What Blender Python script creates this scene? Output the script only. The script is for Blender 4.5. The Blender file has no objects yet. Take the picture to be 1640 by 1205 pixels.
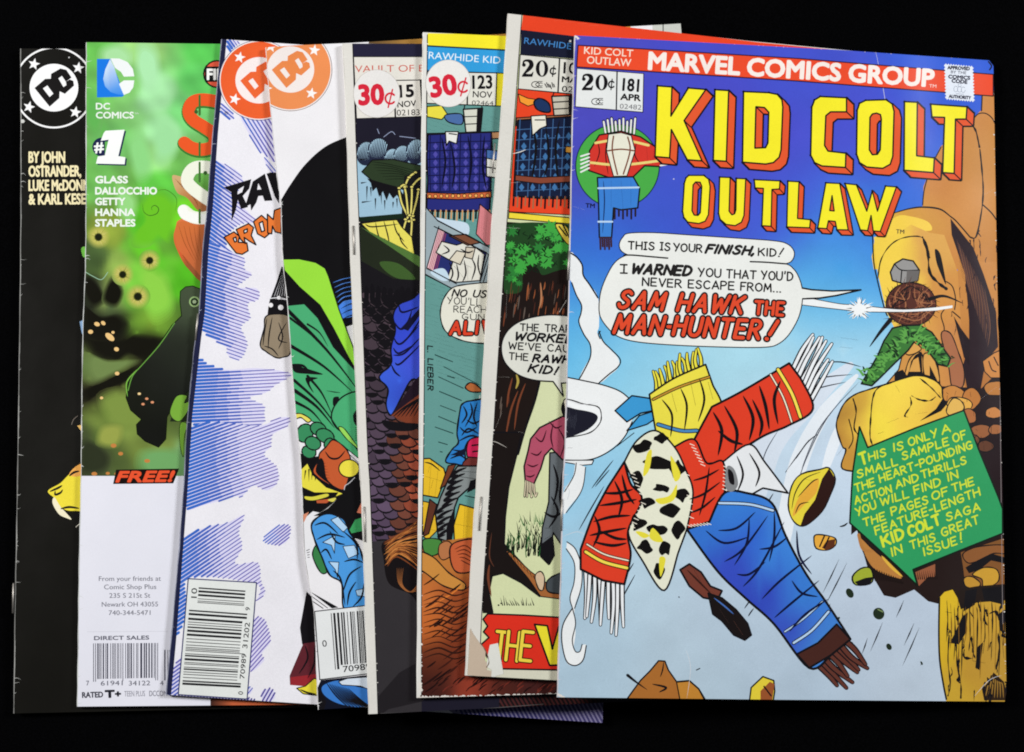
import bpy, bmesh, math, random
import numpy as np
from mathutils import Vector
from mathutils.geometry import delaunay_2d_cdt, tessellate_polygon

scene = bpy.context.scene
COL = scene.collection
rnd = random.Random(7)

# ------------------------------------------------------------------ camera
CAM_D, CAM_TILT, HFOV = 0.52, math.radians(7.0), math.radians(43.0)
cam_data = bpy.data.cameras.new('camera')
cam_data.sensor_fit = 'HORIZONTAL'
cam_data.angle = HFOV
cam_data.clip_start, cam_data.clip_end = 0.01, 30.0
cam = bpy.data.objects.new('camera', cam_data)
COL.objects.link(cam)
cam.location = (0, -CAM_D*math.sin(CAM_TILT), CAM_D*math.cos(CAM_TILT))
cam.rotation_euler = (CAM_TILT, 0, 0)
scene.camera = cam

# ------------------------------------------------------------------ light
world = bpy.data.worlds.new('World')
scene.world = world
world.use_nodes = True
bg = world.node_tree.nodes['Background']
bg.inputs[0].default_value = (0.82, 0.90, 1.0, 1)
bg.inputs[1].default_value = 0.04

def area_lamp(name, loc, aim, size, power, col):
    d = bpy.data.lights.new(name, 'AREA')
    d.shape = 'DISK'; d.size = size; d.energy = power; d.color = col
    o = bpy.data.objects.new(name, d); COL.objects.link(o)
    o.location = loc
    o.rotation_euler = (Vector(aim)-Vector(loc)).to_track_quat('-Z', 'Y').to_euler()
    return o
area_lamp('copy_lamp', (-1.40, 0.50, 0.85), (0.0, 0.02, 0), 0.40, 34.0, (1.0, 0.985, 0.96))
area_lamp('copy_lamp', (1.40, 0.55, 0.85), (0.0, 0.02, 0), 0.40, 29.0, (0.96, 0.98, 1.0))

vs = scene.view_settings
scene.display_settings.display_device = 'sRGB'
vs.view_transform = 'Standard'; vs.look = 'None'; vs.exposure = 0.0; vs.gamma = 1.0
vs.use_curve_mapping = False
scene.cycles.filter_width = 1.9
scene.cycles.max_bounces = 6

# ------------------------------------------------------------------ measuring the photograph
PW, PH = 1640.0, 1205.0
_T = math.tan(HFOV/2)/(PW/2)
_C = np.array(cam.location)
_F = np.array((0, math.sin(CAM_TILT), -math.cos(CAM_TILT)))
_U = np.array((0, math.cos(CAM_TILT), math.sin(CAM_TILT)))
def ground(px, py):
    """photo pixel(s) -> point(s) on the table plane z=0"""
    px = np.asarray(px, float); py = np.asarray(py, float)
    sx = (px-PW/2)*_T; sy = (PH/2-py)*_T
    dx = sx; dy = _F[1]+sy*_U[1]; dz = _F[2]+sy*_U[2]
    t = -_C[2]/dz
    return _C[0]+dx*t, _C[1]+dy*t

# ------------------------------------------------------------------ the pile: how every book drapes over those below
XS = np.linspace(-0.26, 0.26, 1041)
PILE = np.zeros_like(XS)
PARA = 3.0           # metres^-1, stiffness of a comic bending over the edge of the one below
class Book: pass
def drape(x0, x1, thick):
    global PILE
    H = PILE.copy()
    out = H.copy()
    for s in range(-160, 161, 4):
        d = s*(XS[1]-XS[0])
        sh = np.roll(H, s)
        out = np.maximum(out, sh-PARA*d*d)
    k = np.exp(-0.5*(np.arange(-30, 31)/8.0)**2); k /= k.sum()
    sm = np.convolve(np.pad(out, 30, mode='edge'), k, 'valid')
    bottom = np.maximum(sm, 0)+0.0003
    lift = max(0.0, float((H-bottom).max()))
    bottom = bottom+lift+0.00005
    m = (XS >= x0) & (XS <= x1)
    PILE = np.where(m, np.maximum(PILE, bottom+thick), PILE)
    return bottom

# ------------------------------------------------------------------ materials
def nodes(name):
    m = bpy.data.materials.new(name); m.use_nodes = True
    nt = m.node_tree
    return m, nt, nt.nodes['Principled BSDF']
def print_material(name, rough, grain, coat=0.0):
    m, nt, p = nodes(name)
    at = nt.nodes.new('ShaderNodeAttribute'); at.attribute_name = 'ink'
    tc = nt.nodes.new('ShaderNodeTexCoord')
    n1 = nt.nodes.new('ShaderNodeTexNoise'); n1.inputs['Scale'].default_value = 2600; n1.inputs['Detail'].default_value = 2
    n2 = nt.nodes.new('ShaderNodeTexNoise'); n2.inputs['Scale'].default_value = 60; n2.inputs['Detail'].default_value = 5
    for n in (n1, n2): nt.links.new(tc.outputs['Object'], n.inputs['Vector'])
    add = nt.nodes.new('ShaderNodeMath'); add.operation = 'MULTIPLY_ADD'
    nt.links.new(n2.outputs['Fac'], add.inputs[0]); add.inputs[1].default_value = 0.6
    nt.links.new(n1.outputs['Fac'], add.inputs[2])
    mr = nt.nodes.new('ShaderNodeMapRange')
    mr.inputs['From Min'].default_value = 0.45; mr.inputs['From Max'].default_value = 1.15
    mr.inputs['To Min'].default_value = 1-grain; mr.inputs['To Max'].default_value = 1+grain
    nt.links.new(add.outputs[0], mr.inputs['Value'])
    mx = nt.nodes.new('ShaderNodeVectorMath'); mx.operation = 'SCALE'
    nt.links.new(at.outputs['Color'], mx.inputs[0]); nt.links.new(mr.outputs[0], mx.inputs['Scale'])
    nt.links.new(mx.outputs[0], p.inputs['Base Color'])
    rr = nt.nodes.new('ShaderNodeMapRange')
    rr.inputs['To Min'].default_value = rough-0.05; rr.inputs['To Max'].default_value = rough+0.05
    nt.links.new(n2.outputs['Fac'], rr.inputs['Value']); nt.links.new(rr.outputs[0], p.inputs['Roughness'])
    n3 = nt.nodes.new('ShaderNodeTexNoise'); n3.inputs['Scale'].default_value = 13; n3.inputs['Detail'].default_value = 1   # gentle ripple of the paper
    mp = nt.nodes.new('ShaderNodeMapping'); mp.inputs['Scale'].default_value = (1.6, 0.55, 1)
    nt.links.new(tc.outputs['Object'], mp.inputs[0]); nt.links.new(mp.outputs[0], n3.inputs['Vector'])
    b3 = nt.nodes.new('ShaderNodeBump'); b3.inputs['Strength'].default_value = 0.55; b3.inputs['Distance'].default_value = 0.006
    nt.links.new(n3.outputs['Fac'], b3.inputs['Height'])
    bp = nt.nodes.new('ShaderNodeBump'); bp.inputs['Strength'].default_value = 0.14; bp.inputs['Distance'].default_value = 0.0006
    nt.links.new(n2.outputs['Fac'], bp.inputs['Height']); nt.links.new(b3.outputs[0], bp.inputs['Normal']); nt.links.new(bp.outputs[0], p.inputs['Normal'])
    p.inputs['Specular IOR Level'].default_value = 0.20
    return m
M_OLD = print_material('coated_cover_print', 0.30, 0.085)
M_NEW = print_material('glossy_cover_print', 0.25, 0.03)

def paper_material():
    m, nt, p = nodes('newsprint_pages')
    tc = nt.nodes.new('ShaderNodeTexCoord'); sep = nt.nodes.new('ShaderNodeSeparateXYZ')
    nt.links.new(tc.outputs['Object'], sep.inputs[0])
    w = nt.nodes.new('ShaderNodeTexNoise'); w.noise_dimensions = '1D'; w.inputs['Scale'].default_value = 9000
    nt.links.new(sep.outputs['Z'], w.inputs['W'])
    cr = nt.nodes.new('ShaderNodeValToRGB')
    cr.color_ramp.elements[0].color = (0.30, 0.25, 0.19, 1); cr.color_ramp.elements[0].position = 0.35
    cr.color_ramp.elements[1].color = (0.62, 0.56, 0.46, 1); cr.color_ramp.elements[1].position = 0.6
    nt.links.new(w.outputs['Fac'], cr.inputs[0]); nt.links.new(cr.outputs[0], p.inputs['Base Color'])
    p.inputs['Roughness'].default_value = 0.9
    return m
M_PAGES = paper_material()
def metal_material():
    m, nt, p = nodes('dull_staple_steel')
    n = nt.nodes.new('ShaderNodeTexNoise'); n.inputs['Scale'].default_value = 1500
    cr = nt.nodes.new('ShaderNodeValToRGB')
    cr.color_ramp.elements[0].color = (0.16, 0.13, 0.10, 1); cr.color_ramp.elements[1].color = (0.55, 0.53, 0.50, 1)
    nt.links.new(n.outputs['Fac'], cr.inputs[0]); nt.links.new(cr.outputs[0], p.inputs['Base Color'])
    p.inputs['Metallic'].default_value = 0.8; p.inputs['Roughness'].default_value = 0.45
    return m
M_STAPLE = metal_material()
def cloth_material():
    m, nt, p = nodes('black_velvet')
    tc = nt.nodes.new('ShaderNodeTexCoord')
    n = nt.nodes.new('ShaderNodeTexNoise'); n.inputs['Scale'].default_value = 1400; n.inputs['Detail'].default_value = 4
    b = nt.nodes.new('ShaderNodeTexNoise'); b.inputs['Scale'].default_value = 14
    v = nt.nodes.new('ShaderNodeTexVoronoi'); v.inputs['Scale'].default_value = 75; v.inputs['Randomness'].default_value = 1
    for q in (n, b, v): nt.links.new(tc.outputs['Object'], q.inputs['Vector'])
    lt = nt.nodes.new('ShaderNodeMapRange')          # specks of lint
    lt.inputs['From Min'].default_value = 0.055; lt.inputs['From Max'].default_value = 0.03
    nt.links.new(v.outputs['Distance'], lt.inputs['Value'])
    sel = nt.nodes.new('ShaderNodeSeparateColor'); nt.links.new(v.outputs['Color'], sel.inputs[0])
    gt = nt.nodes.new('ShaderNodeMath'); gt.operation = 'GREATER_THAN'; gt.inputs[1].default_value = 0.93
    nt.links.new(sel.outputs[0], gt.inputs[0])
    mu = nt.nodes.new('ShaderNodeMath'); mu.operation = 'MULTIPLY'
    nt.links.new(lt.outputs[0], mu.inputs[0]); nt.links.new(gt.outputs[0], mu.inputs[1])
    m2 = nt.nodes.new('ShaderNodeMath'); m2.operation = 'MULTIPLY'; nt.links.new(sel.outputs[1], m2.inputs[1]); nt.links.new(mu.outputs[0], m2.inputs[0])
    cr = nt.nodes.new('ShaderNodeValToRGB')
    cr.color_ramp.elements[0].color = (0.0003, 0.0003, 0.0004, 1); cr.color_ramp.elements[0].position = 0.35
    cr.color_ramp.elements[1].color = (0.0012, 0.0012, 0.0016, 1); cr.color_ramp.elements[1].position = 0.7
    nt.links.new(n.outputs['Fac'], cr.inputs[0])
    mx = nt.nodes.new('ShaderNodeMix'); mx.data_type = 'RGBA'
    nt.links.new(m2.outputs[0], mx.inputs['Factor']); nt.links.new(cr.outputs[0], mx.inputs[6])
    mx.inputs[7].default_value = (0.22, 0.22, 0.24, 1)
    nt.links.new(mx.outputs[2], p.inputs['Base Color'])
    p.inputs['Roughness'].default_value = 1.0; p.inputs['Specular IOR Level'].default_value = 0.02
    bp = nt.nodes.new('ShaderNodeBump'); bp.inputs['Strength'].default_value = 0.4; bp.inputs['Distance'].default_value = 0.0005
    nt.links.new(n.outputs['Fac'], bp.inputs['Height']); nt.links.new(bp.outputs[0], p.inputs['Normal'])
    return m
M_CLOTH = cloth_material()

# ------------------------------------------------------------------ the cloth under everything
def make_cloth():
    bm = bmesh.new()
    n = 60; L = 1.6
    g = [[bm.verts.new(((i/n-.5)*L, (j/n-.5)*L,
          -0.0006+0.0004*math.sin(i*1.3+j*0.4)*math.sin(j*0.9))) for j in range(n+1)] for i in range(n+1)]
    for i in range(n):
        for j in range(n):
            bm.faces.new((g[i][j], g[i+1][j], g[i+1][j+1], g[i][j+1]))
    me = bpy.data.meshes.new('black_cloth'); bm.to_mesh(me); bm.free()
    for p in me.polygons: p.use_smooth = True
    me.materials.append(M_CLOTH)
    o = bpy.data.objects.new('black_cloth', me); COL.objects.link(o)
    o['kind'] = 'structure'; o['label'] = 'plain black cloth spread under the fanned comic books'; o['category'] = 'cloth'
make_cloth()

# ------------------------------------------------------------------ colours and outlines
def lin(c):
    c = np.asarray(c, float)/255.0
    return np.where(c <= 0.04045, c/12.92, ((c+0.055)/1.055)**2.4)
INK = (20, 18, 22)
def spline(pts, closed, n=7):
    P = [np.array(p[:2], float) for p in pts]; N = len(P); out = []
    if N < 3: return [tuple(p) for p in P]
    rng = range(N) if closed else range(N-1)
    for i in rng:
        if closed: a, b, c, d = P[i-1], P[i], P[(i+1) % N], P[(i+2) % N]
        else: a, b, c, d = P[max(i-1, 0)], P[i], P[i+1], P[min(i+2, N-1)]
        for k in range(n):
            t = k/n
            q = 0.5*((2*b)+(c-a)*t+(2*a-5*b+4*c-d)*t*t+(3*b-a-3*c+d)*t**3)
            out.append((q[0], q[1]))
    if not closed: out.append(tuple(P[-1]))
    return out
def ell(cx, cy, rx, ry=None, n=28, a0=0, a1=360, rot=0):
    ry = rx if ry is None else ry
    full = abs(a1-a0) >= 360; r = math.radians(rot); o = []
    for k in range(n if full else n+1):
        a = math.radians(a0+(a1-a0)*k/n); x, y = rx*math.cos(a), ry*math.sin(a)
        o.append((cx+x*math.cos(r)-y*math.sin(r), cy+x*math.sin(r)+y*math.cos(r)))
    return o
def star(cx, cy, r, rot=0):
    return [(cx+(r if k % 2 == 0 else r*.42)*math.sin(math.radians(36*k+rot)), cy-(r if k % 2 == 0 else r*.42)*math.cos(math.radians(36*k+rot))) for k in range(10)]
def field(points, sigma=55.0, mottle=0.0, seed=0.0):
    """smoothly blended print colour from samples (x, y, (r,g,b))"""
    A = np.array([(p[0], p[1]) for p in points], float); C = np.array([p[2] for p in points], float)
    def f(x, y):
        x = np.asarray(x, float); y = np.asarray(y, float)
        d2 = (x[:, None]-A[None, :, 0])**2+(y[:, None]-A[None, :, 1])**2
        w = np.exp(-d2/(2*sigma**2))+1.0/(1.0+d2)**1.2*20
        c = (w@C)/w.sum(1)[:, None]
        if mottle:
            n = (np.sin(x*.071+seed+np.sin(y*.053)*2)+np.sin(y*.083+x*.031+seed*2)+.7*np.sin(x*.17-y*.13+seed)+.6*np.sin(x*.031+y*.21))/3.3
            c = c*(1+mottle*n[:, None])
        return np.clip(c, 0, 255)
    return f
def ramp(p0, c0, p1, c1):
    p0 = np.array(p0, float); p1 = np.array(p1, float); d = p1-p0; L = (d@d)
    c0 = np.array(c0, float); c1 = np.array(c1, float)
    def f(x, y):
        t = np.clip(((np.asarray(x)-p0[0])*d[0]+(np.asarray(y)-p0[1])*d[1])/L, 0, 1)
        return c0[None, :]*(1-t[:, None])+c1[None, :]*t[:, None]
    return f

# ------------------------------------------------------------------ lettering
_txt = {}
def font_mesh(body, bold=0.0):
    key = body
    if key in _txt: return _txt[key]
    c = bpy.data.curves.new('lettering', 'FONT'); c.body = body; c.resolution_u = 3
    o = bpy.data.objects.new('lettering', c); COL.objects.link(o)
    bpy.context.view_layer.update()
    me = bpy.data.meshes.new_from_object(o.evaluated_get(bpy.context.evaluated_depsgraph_get()))
    V = np.array([v.co[:2] for v in me.vertices]); F = [tuple(p.vertices) for p in me.polygons]
    bpy.data.objects.remove(o); bpy.data.meshes.remove(me); bpy.data.curves.remove(c)
    cnt = {}
    for f in F:
        for i in range(len(f)):
            e = (f[i-1], f[i]); k = tuple(sorted(e)); cnt[k] = cnt.get(k, 0)+1
    B = [k for k, n in cnt.items() if n == 1]
    _txt[key] = (V, F, B)
    return V, F, B
# hand lettering: pen strokes in a 4 x 6 cell; 's' marks a curved stroke
G = {
'A': (4, [[(0,0),(2.1,6),(4,0)], [(.8,2),(3.3,2)]]),
'B': (3.8, [[(0,0),(0,6)], ['s',(0,6),(2.2,5.9),(3,4.7),(2.2,3.3),(0,3.1)], ['s',(0,3.1),(2.6,2.9),(3.6,1.6),(2.6,.2),(0,0)]]),
'C': (3.8, [['s',(3.6,5.1),(2.4,6),(.7,5.2),(0,3),(.7,.8),(2.4,0),(3.7,.9)]]),
'D': (3.9, [[(0,0),(0,6)], ['s',(0,6),(2.2,5.6),(3.7,3.6),(3.2,1.2),(1.6,.1),(0,0)]]),
'E': (3.3, [[(3.2,6),(0,6),(0,0),(3.3,0)], [(0,3.1),(2.7,3.1)]]),
'F': (3.2, [[(3.2,6),(0,6),(0,0)], [(0,3.1),(2.6,3.1)]]),
'G': (4, [['s',(3.6,5.2),(2.3,6),(.7,5.2),(0,3),(.7,.8),(2.2,0),(3.6,.7),(3.8,2.5)], [(2.1,2.6),(3.9,2.6)]]),
'H': (3.8, [[(0,0),(0,6)], [(3.8,0),(3.8,6)], [(0,3.1),(3.8,3.1)]]),
'I': (.6, [[(.3,0),(.3,6)]]),
'J': (2.8, [['s',(2.6,6),(2.6,2),(2.1,.5),(1,0),(0,1)]]),
'K': (3.7, [[(0,0),(0,6)], [(3.5,6),(.1,2.7)], [(1.2,3.6),(3.7,0)]]),
'L': (3.1, [[(0,6),(0,0),(3.1,0)]]),
'M': (4.6, [[(0,0),(.5,6),(2.3,1.6),(4.1,6),(4.6,0)]]),
'N': (3.8, [[(0,0),(0,6),(3.8,0),(3.8,6)]]),
'O': (4.2, [['s',(2.1,6),(.5,5),(0,3),(.6,.9),(2.1,0),(3.7,1),(4.2,3),(3.6,5.1),(2.1,6)]]),
'P': (3.5, [[(0,0),(0,6)], ['s',(0,6),(2.4,5.9),(3.4,4.5),(2.4,3),(0,2.7)]]),
'Q': (4.2, [['s',(2.1,6),(.5,5),(0,3),(.6,.9),(2.1,0),(3.7,1),(4.2,3),(3.6,5.1),(2.1,6)], [(2.6,1.6),(4.2,-.4)]]),
'R': (3.7, [[(0,0),(0,6)], ['s',(0,6),(2.3,5.9),(3.3,4.6),(2.3,3.2),(0,2.9)], [(1.5,2.9),(3.7,0)]]),
'S': (3.5, [['s',(3.2,5.2),(2.1,6),(.7,5.5),(.4,4.3),(1.6,3.3),(3,2.4),(3.2,1),(1.9,0),(.6,.3),(0,1.2)]]),
'T': (3.8, [[(0,6),(3.8,6)], [(1.9,6),(1.9,0)]]),
'U': (3.8, [['s',(0,6),(0,2),(.7,.4),(1.9,0),(3.1,.4),(3.8,2),(3.8,6)]]),
'V': (3.9, [[(0,6),(1.9,0),(3.9,6)]]),
'W': (5.2, [[(0,6),(1.2,0),(2.6,4.6),(4,0),(5.2,6)]]),
'X': (3.8, [[(0,0),(3.8,6)], [(0,6),(3.8,0)]]),
'Y': (3.8, [[(0,6),(1.9,3)], [(3.8,6),(1.4,0)]]),
'Z': (3.6, [[(0,6),(3.5,6),(0,0),(3.6,0)]]),
'.': (.6, [[(.2,.05),(.5,.05)]]), ',': (.8, [[(.6,.5),(.1,-1)]]), '-': (2.0, [[(0,2.9),(2.0,2.9)]]),
"'": (.6, [[(.4,6.2),(.2,4.6)]]), '!': (1.0, [[(.8,6.3),(.4,1.7)], [(.25,.15),(.4,.1)]]), ' ': (2.0, []), '&': (4, [['s',(4,2.4),(2.4,.2),(.9,0),(.2,1.3),(1.4,3.1),(2.4,4.6),(1.5,6),(.7,5),(1.6,3.2),(4,0)]]),
'c': (2.6, [['s',(2.5,3),(1.4,3.6),(.2,2.6),(.2,.9),(1.4,0),(2.6,.6)]]),
'i': (1.8, [[(0,6),(1.8,6)], [(.9,6),(.9,0)], [(0,0),(1.8,0)]]),
}

# ------------------------------------------------------------------ printed sheets
UNIT = 0.000022      # one level of ink or paper above the next
class Sheet:
    """flat print, drawn in photo pixels, that is laid on a book's curved cover"""
    def __init__(s, book, level=0, clip=None):
        s.b = book; s.level = level; s.clip = clip or book.outline
        s.V = []; s.F = []; s.C = []; s.o = (0, 0, 1.0); s.grid = None
    def at(s, ox=0, oy=0, sc=1.0): s.o = (ox, oy, sc); return s
    def P(s, pts): return [(s.o[0]+p[0]/s.o[2], s.o[1]+p[1]/s.o[2]) for p in pts]
    def _face(s, pts, col):
        a = 0
        for i in range(len(pts)):
            x0, y0 = pts[i-1]; x1, y1 = pts[i]; a += x0*y1-x1*y0
        if abs(a) < 1e-4: return
        if a < 0: pts = pts[::-1]
        b = len(s.V); s.V += [Vector((float(p[0]), float(p[1]))) for p in pts]
        s.F.append(list(range(b, b+len(pts)))); s.C.append(col)
    def fill(s, pts, col, holes=()):
        """pts in photo pixels"""
        if not holes: s._face(list(pts), col); return
        loops = [[Vector((p[0], p[1], 0)) for p in L] for L in [pts]+list(holes)]
        flat = [p for L in loops for p in L]
        for t in tessellate_polygon(loops): s._face([(flat[i].x, flat[i].y) for i in t], col)
    def poly(s, pts, col, w=0, ink=INK, holes=()):
        q = s.P(pts); hs = [s.P(h) for h in holes]; s.fill(q, col, hs)
        if w:
            for L in [q]+hs: s.ribbon(L+[L[0]], w, ink)
    def blob(s, pts, col, w=0, ink=INK, n=6):
        q = spline(s.P(pts), True, n); s.fill(q, col)
        if w: s.ribbon(q+[q[0]], w, ink, wob=.25)
    def ribbon(s, q, w, col, taper=0, wob=0, ws=None):
        """a pen or brush line; taper 1 = to a point at the end, 2 = at both, -1 = at the start"""
        N = len(q)
        if N < 2: return
        if col is INK: w = w*1.22
        W = []
        for i in range(N):
            t = i/(N-1); k = 1.0
            if taper == 1: k = 1-t**1.5*.92
            elif taper == -1: k = 1-(1-t)**1.5*.92
            elif taper == 2: k = .12+.88*math.sin(math.pi*t)**.7
            if ws is not None: k = float(np.interp(t, np.linspace(0, 1, len(ws)), ws))
            if wob: k *= 1+wob*math.sin(i*1.1+q[0][0])*math.cos(i*.37+q[0][1])
            W.append(w*k/2)
        for i in range(N-1):
            (x0, y0), (x1, y1) = q[i][:2], q[i+1][:2]; L = math.hypot(x1-x0, y1-y0)
            if L < 1e-6: continue
            nx, ny = -(y1-y0)/L, (x1-x0)/L; a, b = W[i], W[i+1]
            s._face([(x0-nx*a, y0-ny*a), (x1-nx*b, y1-ny*b), (x1+nx*b, y1+ny*b), (x0+nx*a, y0+ny*a)], col)
        if w > .8:
            for i in range(N):
                if W[i] > .35: s._face(ell(q[i][0], q[i][1], W[i]*.98, n=8 if w < 5 else 14), col)
    def soft(s, pts, col, under, grow=1.35, steps=6):
        """airbrushed patch: fades from the print colour under it to col"""
        q = spline(s.P(pts), True, 5); cx = sum(p[0] for p in q)/len(q); cy = sum(p[1] for p in q)/len(q)
        c1 = np.array(col, float)
        for k in range(steps):
            t = (k+1)/steps; g = grow+(.78-grow)*t
            s.fill([(cx+(x-cx)*g, cy+(y-cy)*g) for x, y in q], (lambda x, y, t=t: under(x, y)*(1-t)+c1*t))
    def line(s, pts, w, col=INK, smooth=True, taper=0, wob=0, ws=None):
        q = s.P(pts)
        if smooth and len(q) > 2: q = spline(q, False, 6)
        s.ribbon(q, w, col, taper, wob, ws)
    def dot(s, x, y, r, col, ry=None, rot=0, w=0):
        q = s.P(ell(x, y, r, ry, n=20, rot=rot)); s.fill(q, col)
        if w: s.ribbon(q+[q[0]], w, INK)
    def text(s, body, a, b, h, col, bold=0.0, slant=0.0, grow=None):
        """printed type between two baseline points, h = capital height; all in the current frame"""
        V, F, B = font_mesh(body)
        V = V.copy(); V[:, 0] += slant*V[:, 1]
        x0, x1 = V[:, 0].min(), V[:, 0].max()
        s._place(V, F, (V[:, 0]-x0)/(x1-x0), V[:, 1]/0.70, a, b, h, col, B if bold > 0 else (), bold)
    def _place(s, V, F, u, v, a, b, h, col, B=(), bold=0):
        a, b = s.P([a, b]); h = h/s.o[2]
        dx, dy = b[0]-a[0], b[1]-a[1]; L = math.hypot(dx, dy); ux, uy = dy/L, -dx/L
        q = [(a[0]+dx*u[i]+ux*h*v[i], a[1]+dy*u[i]+uy*h*v[i]) for i in range(len(V))]
        for f in F: s._face([q[i] for i in f], col)
        for i, j in B: s.ribbon([q[i], q[j]], 2*bold*h/0.70, col)
    def pen(s, body, a, b, h, w, col=INK, slant=0.0, gap=1.5, edge=None, ew=0, jit=.12):
        """hand lettering between two baseline points; w = pen width in photo px"""
        x = 0; strokes = []
        for ch in body:
            adv, ss = G[ch]
            for st in ss:
                sm = st[0] == 's'; pts = st[1:] if sm else st
                jx, jy = rnd.uniform(-jit, jit), rnd.uniform(-jit, jit)
                pts = [(x+p[0]+jx+slant*p[1], p[1]+jy) for p in pts]
                strokes.append(spline(pts, False, 3) if sm else pts)
            x += adv+gap
        xs = [p[0] for t in strokes for p in t]; x0, x1 = min(xs), max(xs)
        A, B = s.P([a, b]); h = h/s.o[2]
        dx, dy = B[0]-A[0], B[1]-A[1]; L = math.hypot(dx, dy); ux, uy = dy/L, -dx/L
        Q = [[(A[0]+dx*(p[0]-x0)/(x1-x0)+ux*h*p[1]/6, A[1]+dy*(p[0]-x0)/(x1-x0)+uy*h*p[1]/6) for p in t] for t in strokes]
        if ew:
            for q in Q: s.ribbon(q, w+2*ew, edge)
        for q in Q: s.ribbon(q, w, col)
    def hatch(s, pts, ang, gap, wf, colf, smooth=True, jit=0.0):
        """parallel lines that fill an outline; wf, colf take 0..1 along x of the outline"""
        q = s.P(pts)
        if smooth: q = spline(q, True, 5)
        a = math.radians(ang); c, n = math.cos(a), math.sin(a)
        R = [(x*c+y*n, -x*n+y*c) for x, y in q]
        xs = [p[0] for p in q]; X0, X1 = min(xs), max(xs)
        y = min(p[1] for p in R)+gap*.5; y1 = max(p[1] for p in R)
        while y < y1:
            X = []
            for i in range(len(R)):
                (xa, ya), (xb, yb) = R[i-1], R[i]
                if (ya > y) != (yb > y): X.append(xa+(y-ya)/(yb-ya)*(xb-xa))
            X.sort()
            for k in range(0, len(X)-1, 2):
                u0, u1 = X[k]-rnd.uniform(0, jit), X[k+1]+rnd.uniform(0, jit)
                m = max(2, int((u1-u0)/18)+1)
                L = [(u0+(u1-u0)*i/(m-1), y) for i in range(m)]
                L = [(u*c-v*n, u*n+v*c) for u, v in L]
                for i in range(m-1):
                    t = ((L[i][0]+L[i+1][0])/2-X0)/(X1-X0+1e-6)
                    s.ribbon([L[i], L[i+1]], wf(t), colf(t))
            y += gap
    def bars(s, p00, p10, p01, p11, n, seed, col=INK, long=()):
        """bar code: bars run p00->p01, and follow each other along p00->p10"""
        r = random.Random(seed); t = 0.0; ws = []
        while t < n:
            w = r.choice([1, 1, 1, 2, 2, 3]); g = r.choice([1, 1, 2, 2, 3]); ws.append((t, w)); t += w+g
        tot = ws[-1][0]+ws[-1][1]
        q = s.P([p00, p10, p01, p11])
        def at(u, v):
            return tuple((q[0][k]*(1-u)+q[1][k]*u)*(1-v)+(q[2][k]*(1-u)+q[3][k]*u)*v for k in (0, 1))
        for i, (t, w) in enumerate(ws):
            e = 1.0 if (i in (0, 1, len(ws)-1, len(ws)-2, len(ws)//2) or not long) else .93
            u0, u1 = t/tot, (t+w*.92)/tot
            s._face([at(u0, 0), at(u1, 0), at(u1, e), at(u0, e)], col)
    def build(s, name, parent, mat=None, skirt=False, own=True):
        b = s.b
        V = [Vector(p) for p in s.clip]; n = len(V)
        a = sum(V[i-1].x*V[i].y-V[i].x*V[i-1].y for i in range(n))
        if a < 0: V = V[::-1]
        F = [list(range(n))]
        off = n
        V += s.V; F += [[i+off for i in f] for f in s.F]
        if own is False: pass
        xs = [v.x for v in V]; ys = [v.y for v in V]
        x0, x1, y0, y1 = min(xs)-3, max(xs)+3, min(ys)-3, max(ys)+3
        if s.level > 0 and s.V:
            sx = [v.x for v in s.V]; sy = [v.y for v in s.V]
            x0, x1, y0, y1 = min(sx)-3, max(sx)+3, min(sy)-3, max(sy)+3
        E = []
        def seg(p, q):
            E.append((len(V), len(V)+1)); V.extend([Vector(p), Vector(q)])
        step = s.grid or 16.0
        x = math.floor(x0/16)*16
        if s.grid:
            x = math.floor(x0/s.grid)*s.grid
        while x < x1:
            if x > x0: seg((x+.137, y0), (x+.137, y1))
            x += step
        if s.grid:
            y = math.floor(y0/s.grid)*s.grid
            while y < y1:
                if y > y0: seg((x0, y+.211), (x1, y+.211))
                y += s.grid
        E += [(f[i-1], f[i]) for f in F for i in range(len(f))]
        vo, eo, fo, ov, oe, of = delaunay_2d_cdt(V, E, [], 0, 1e-5, False)
        PX = np.array([(v.x, v.y) for v in vo])
        fo = np.array([tuple(f) for f in fo])
        CT = PX[fo].mean(axis=1)
        order = np.argsort(CT[:, 0]); cx = CT[order, 0]; cy = CT[order, 1]
        topi = np.full(len(fo), -1); inclip = np.zeros(len(fo), bool)
        VA = np.array([(v.x, v.y) for v in V])
        for k, f in enumerate(F):
            q = VA[f]; lo = q.min(0); hi = q.max(0)
            i0, i1 = np.searchsorted(cx, lo[0]), np.searchsorted(cx, hi[0])
            if i0 == i1: continue
            yy = cy[i0:i1]; m = np.nonzero((yy >= lo[1]) & (yy <= hi[1]))[0]
            if not len(m): continue
            X, Y = cx[i0:i1][m], yy[m]
            qa, qb = q, np.roll(q, -1, 0)
            cross = (qa[:, 1][None] > Y[:, None]) != (qb[:, 1][None] > Y[:, None])
            dy = qb[:, 1]-qa[:, 1]; dy = np.where(np.abs(dy) < 1e-12, 1e-12, dy)
            xi = qa[:, 0][None]+(Y[:, None]-qa[:, 1][None])/dy[None]*(qb[:, 0]-qa[:, 0])[None]
            ins = (cross & (xi > X[:, None])).sum(1) % 2 == 1
            idx = m[ins]+i0
            if k == 0: inclip[idx] = True
            else: topi[idx] = k-1
        ok = inclip & (topi >= 0)
        none = np.array([c is None for c in s.C]+[True])
        ok &= ~none[topi]
        tris = [tuple(t)[::-1] for t in fo[order][ok].tolist()]; top = topi[ok].tolist()
        if not tris: return None
        used = sorted({i for t in tris for i in t}); remap = {u: i for i, u in enumerate(used)}
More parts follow.
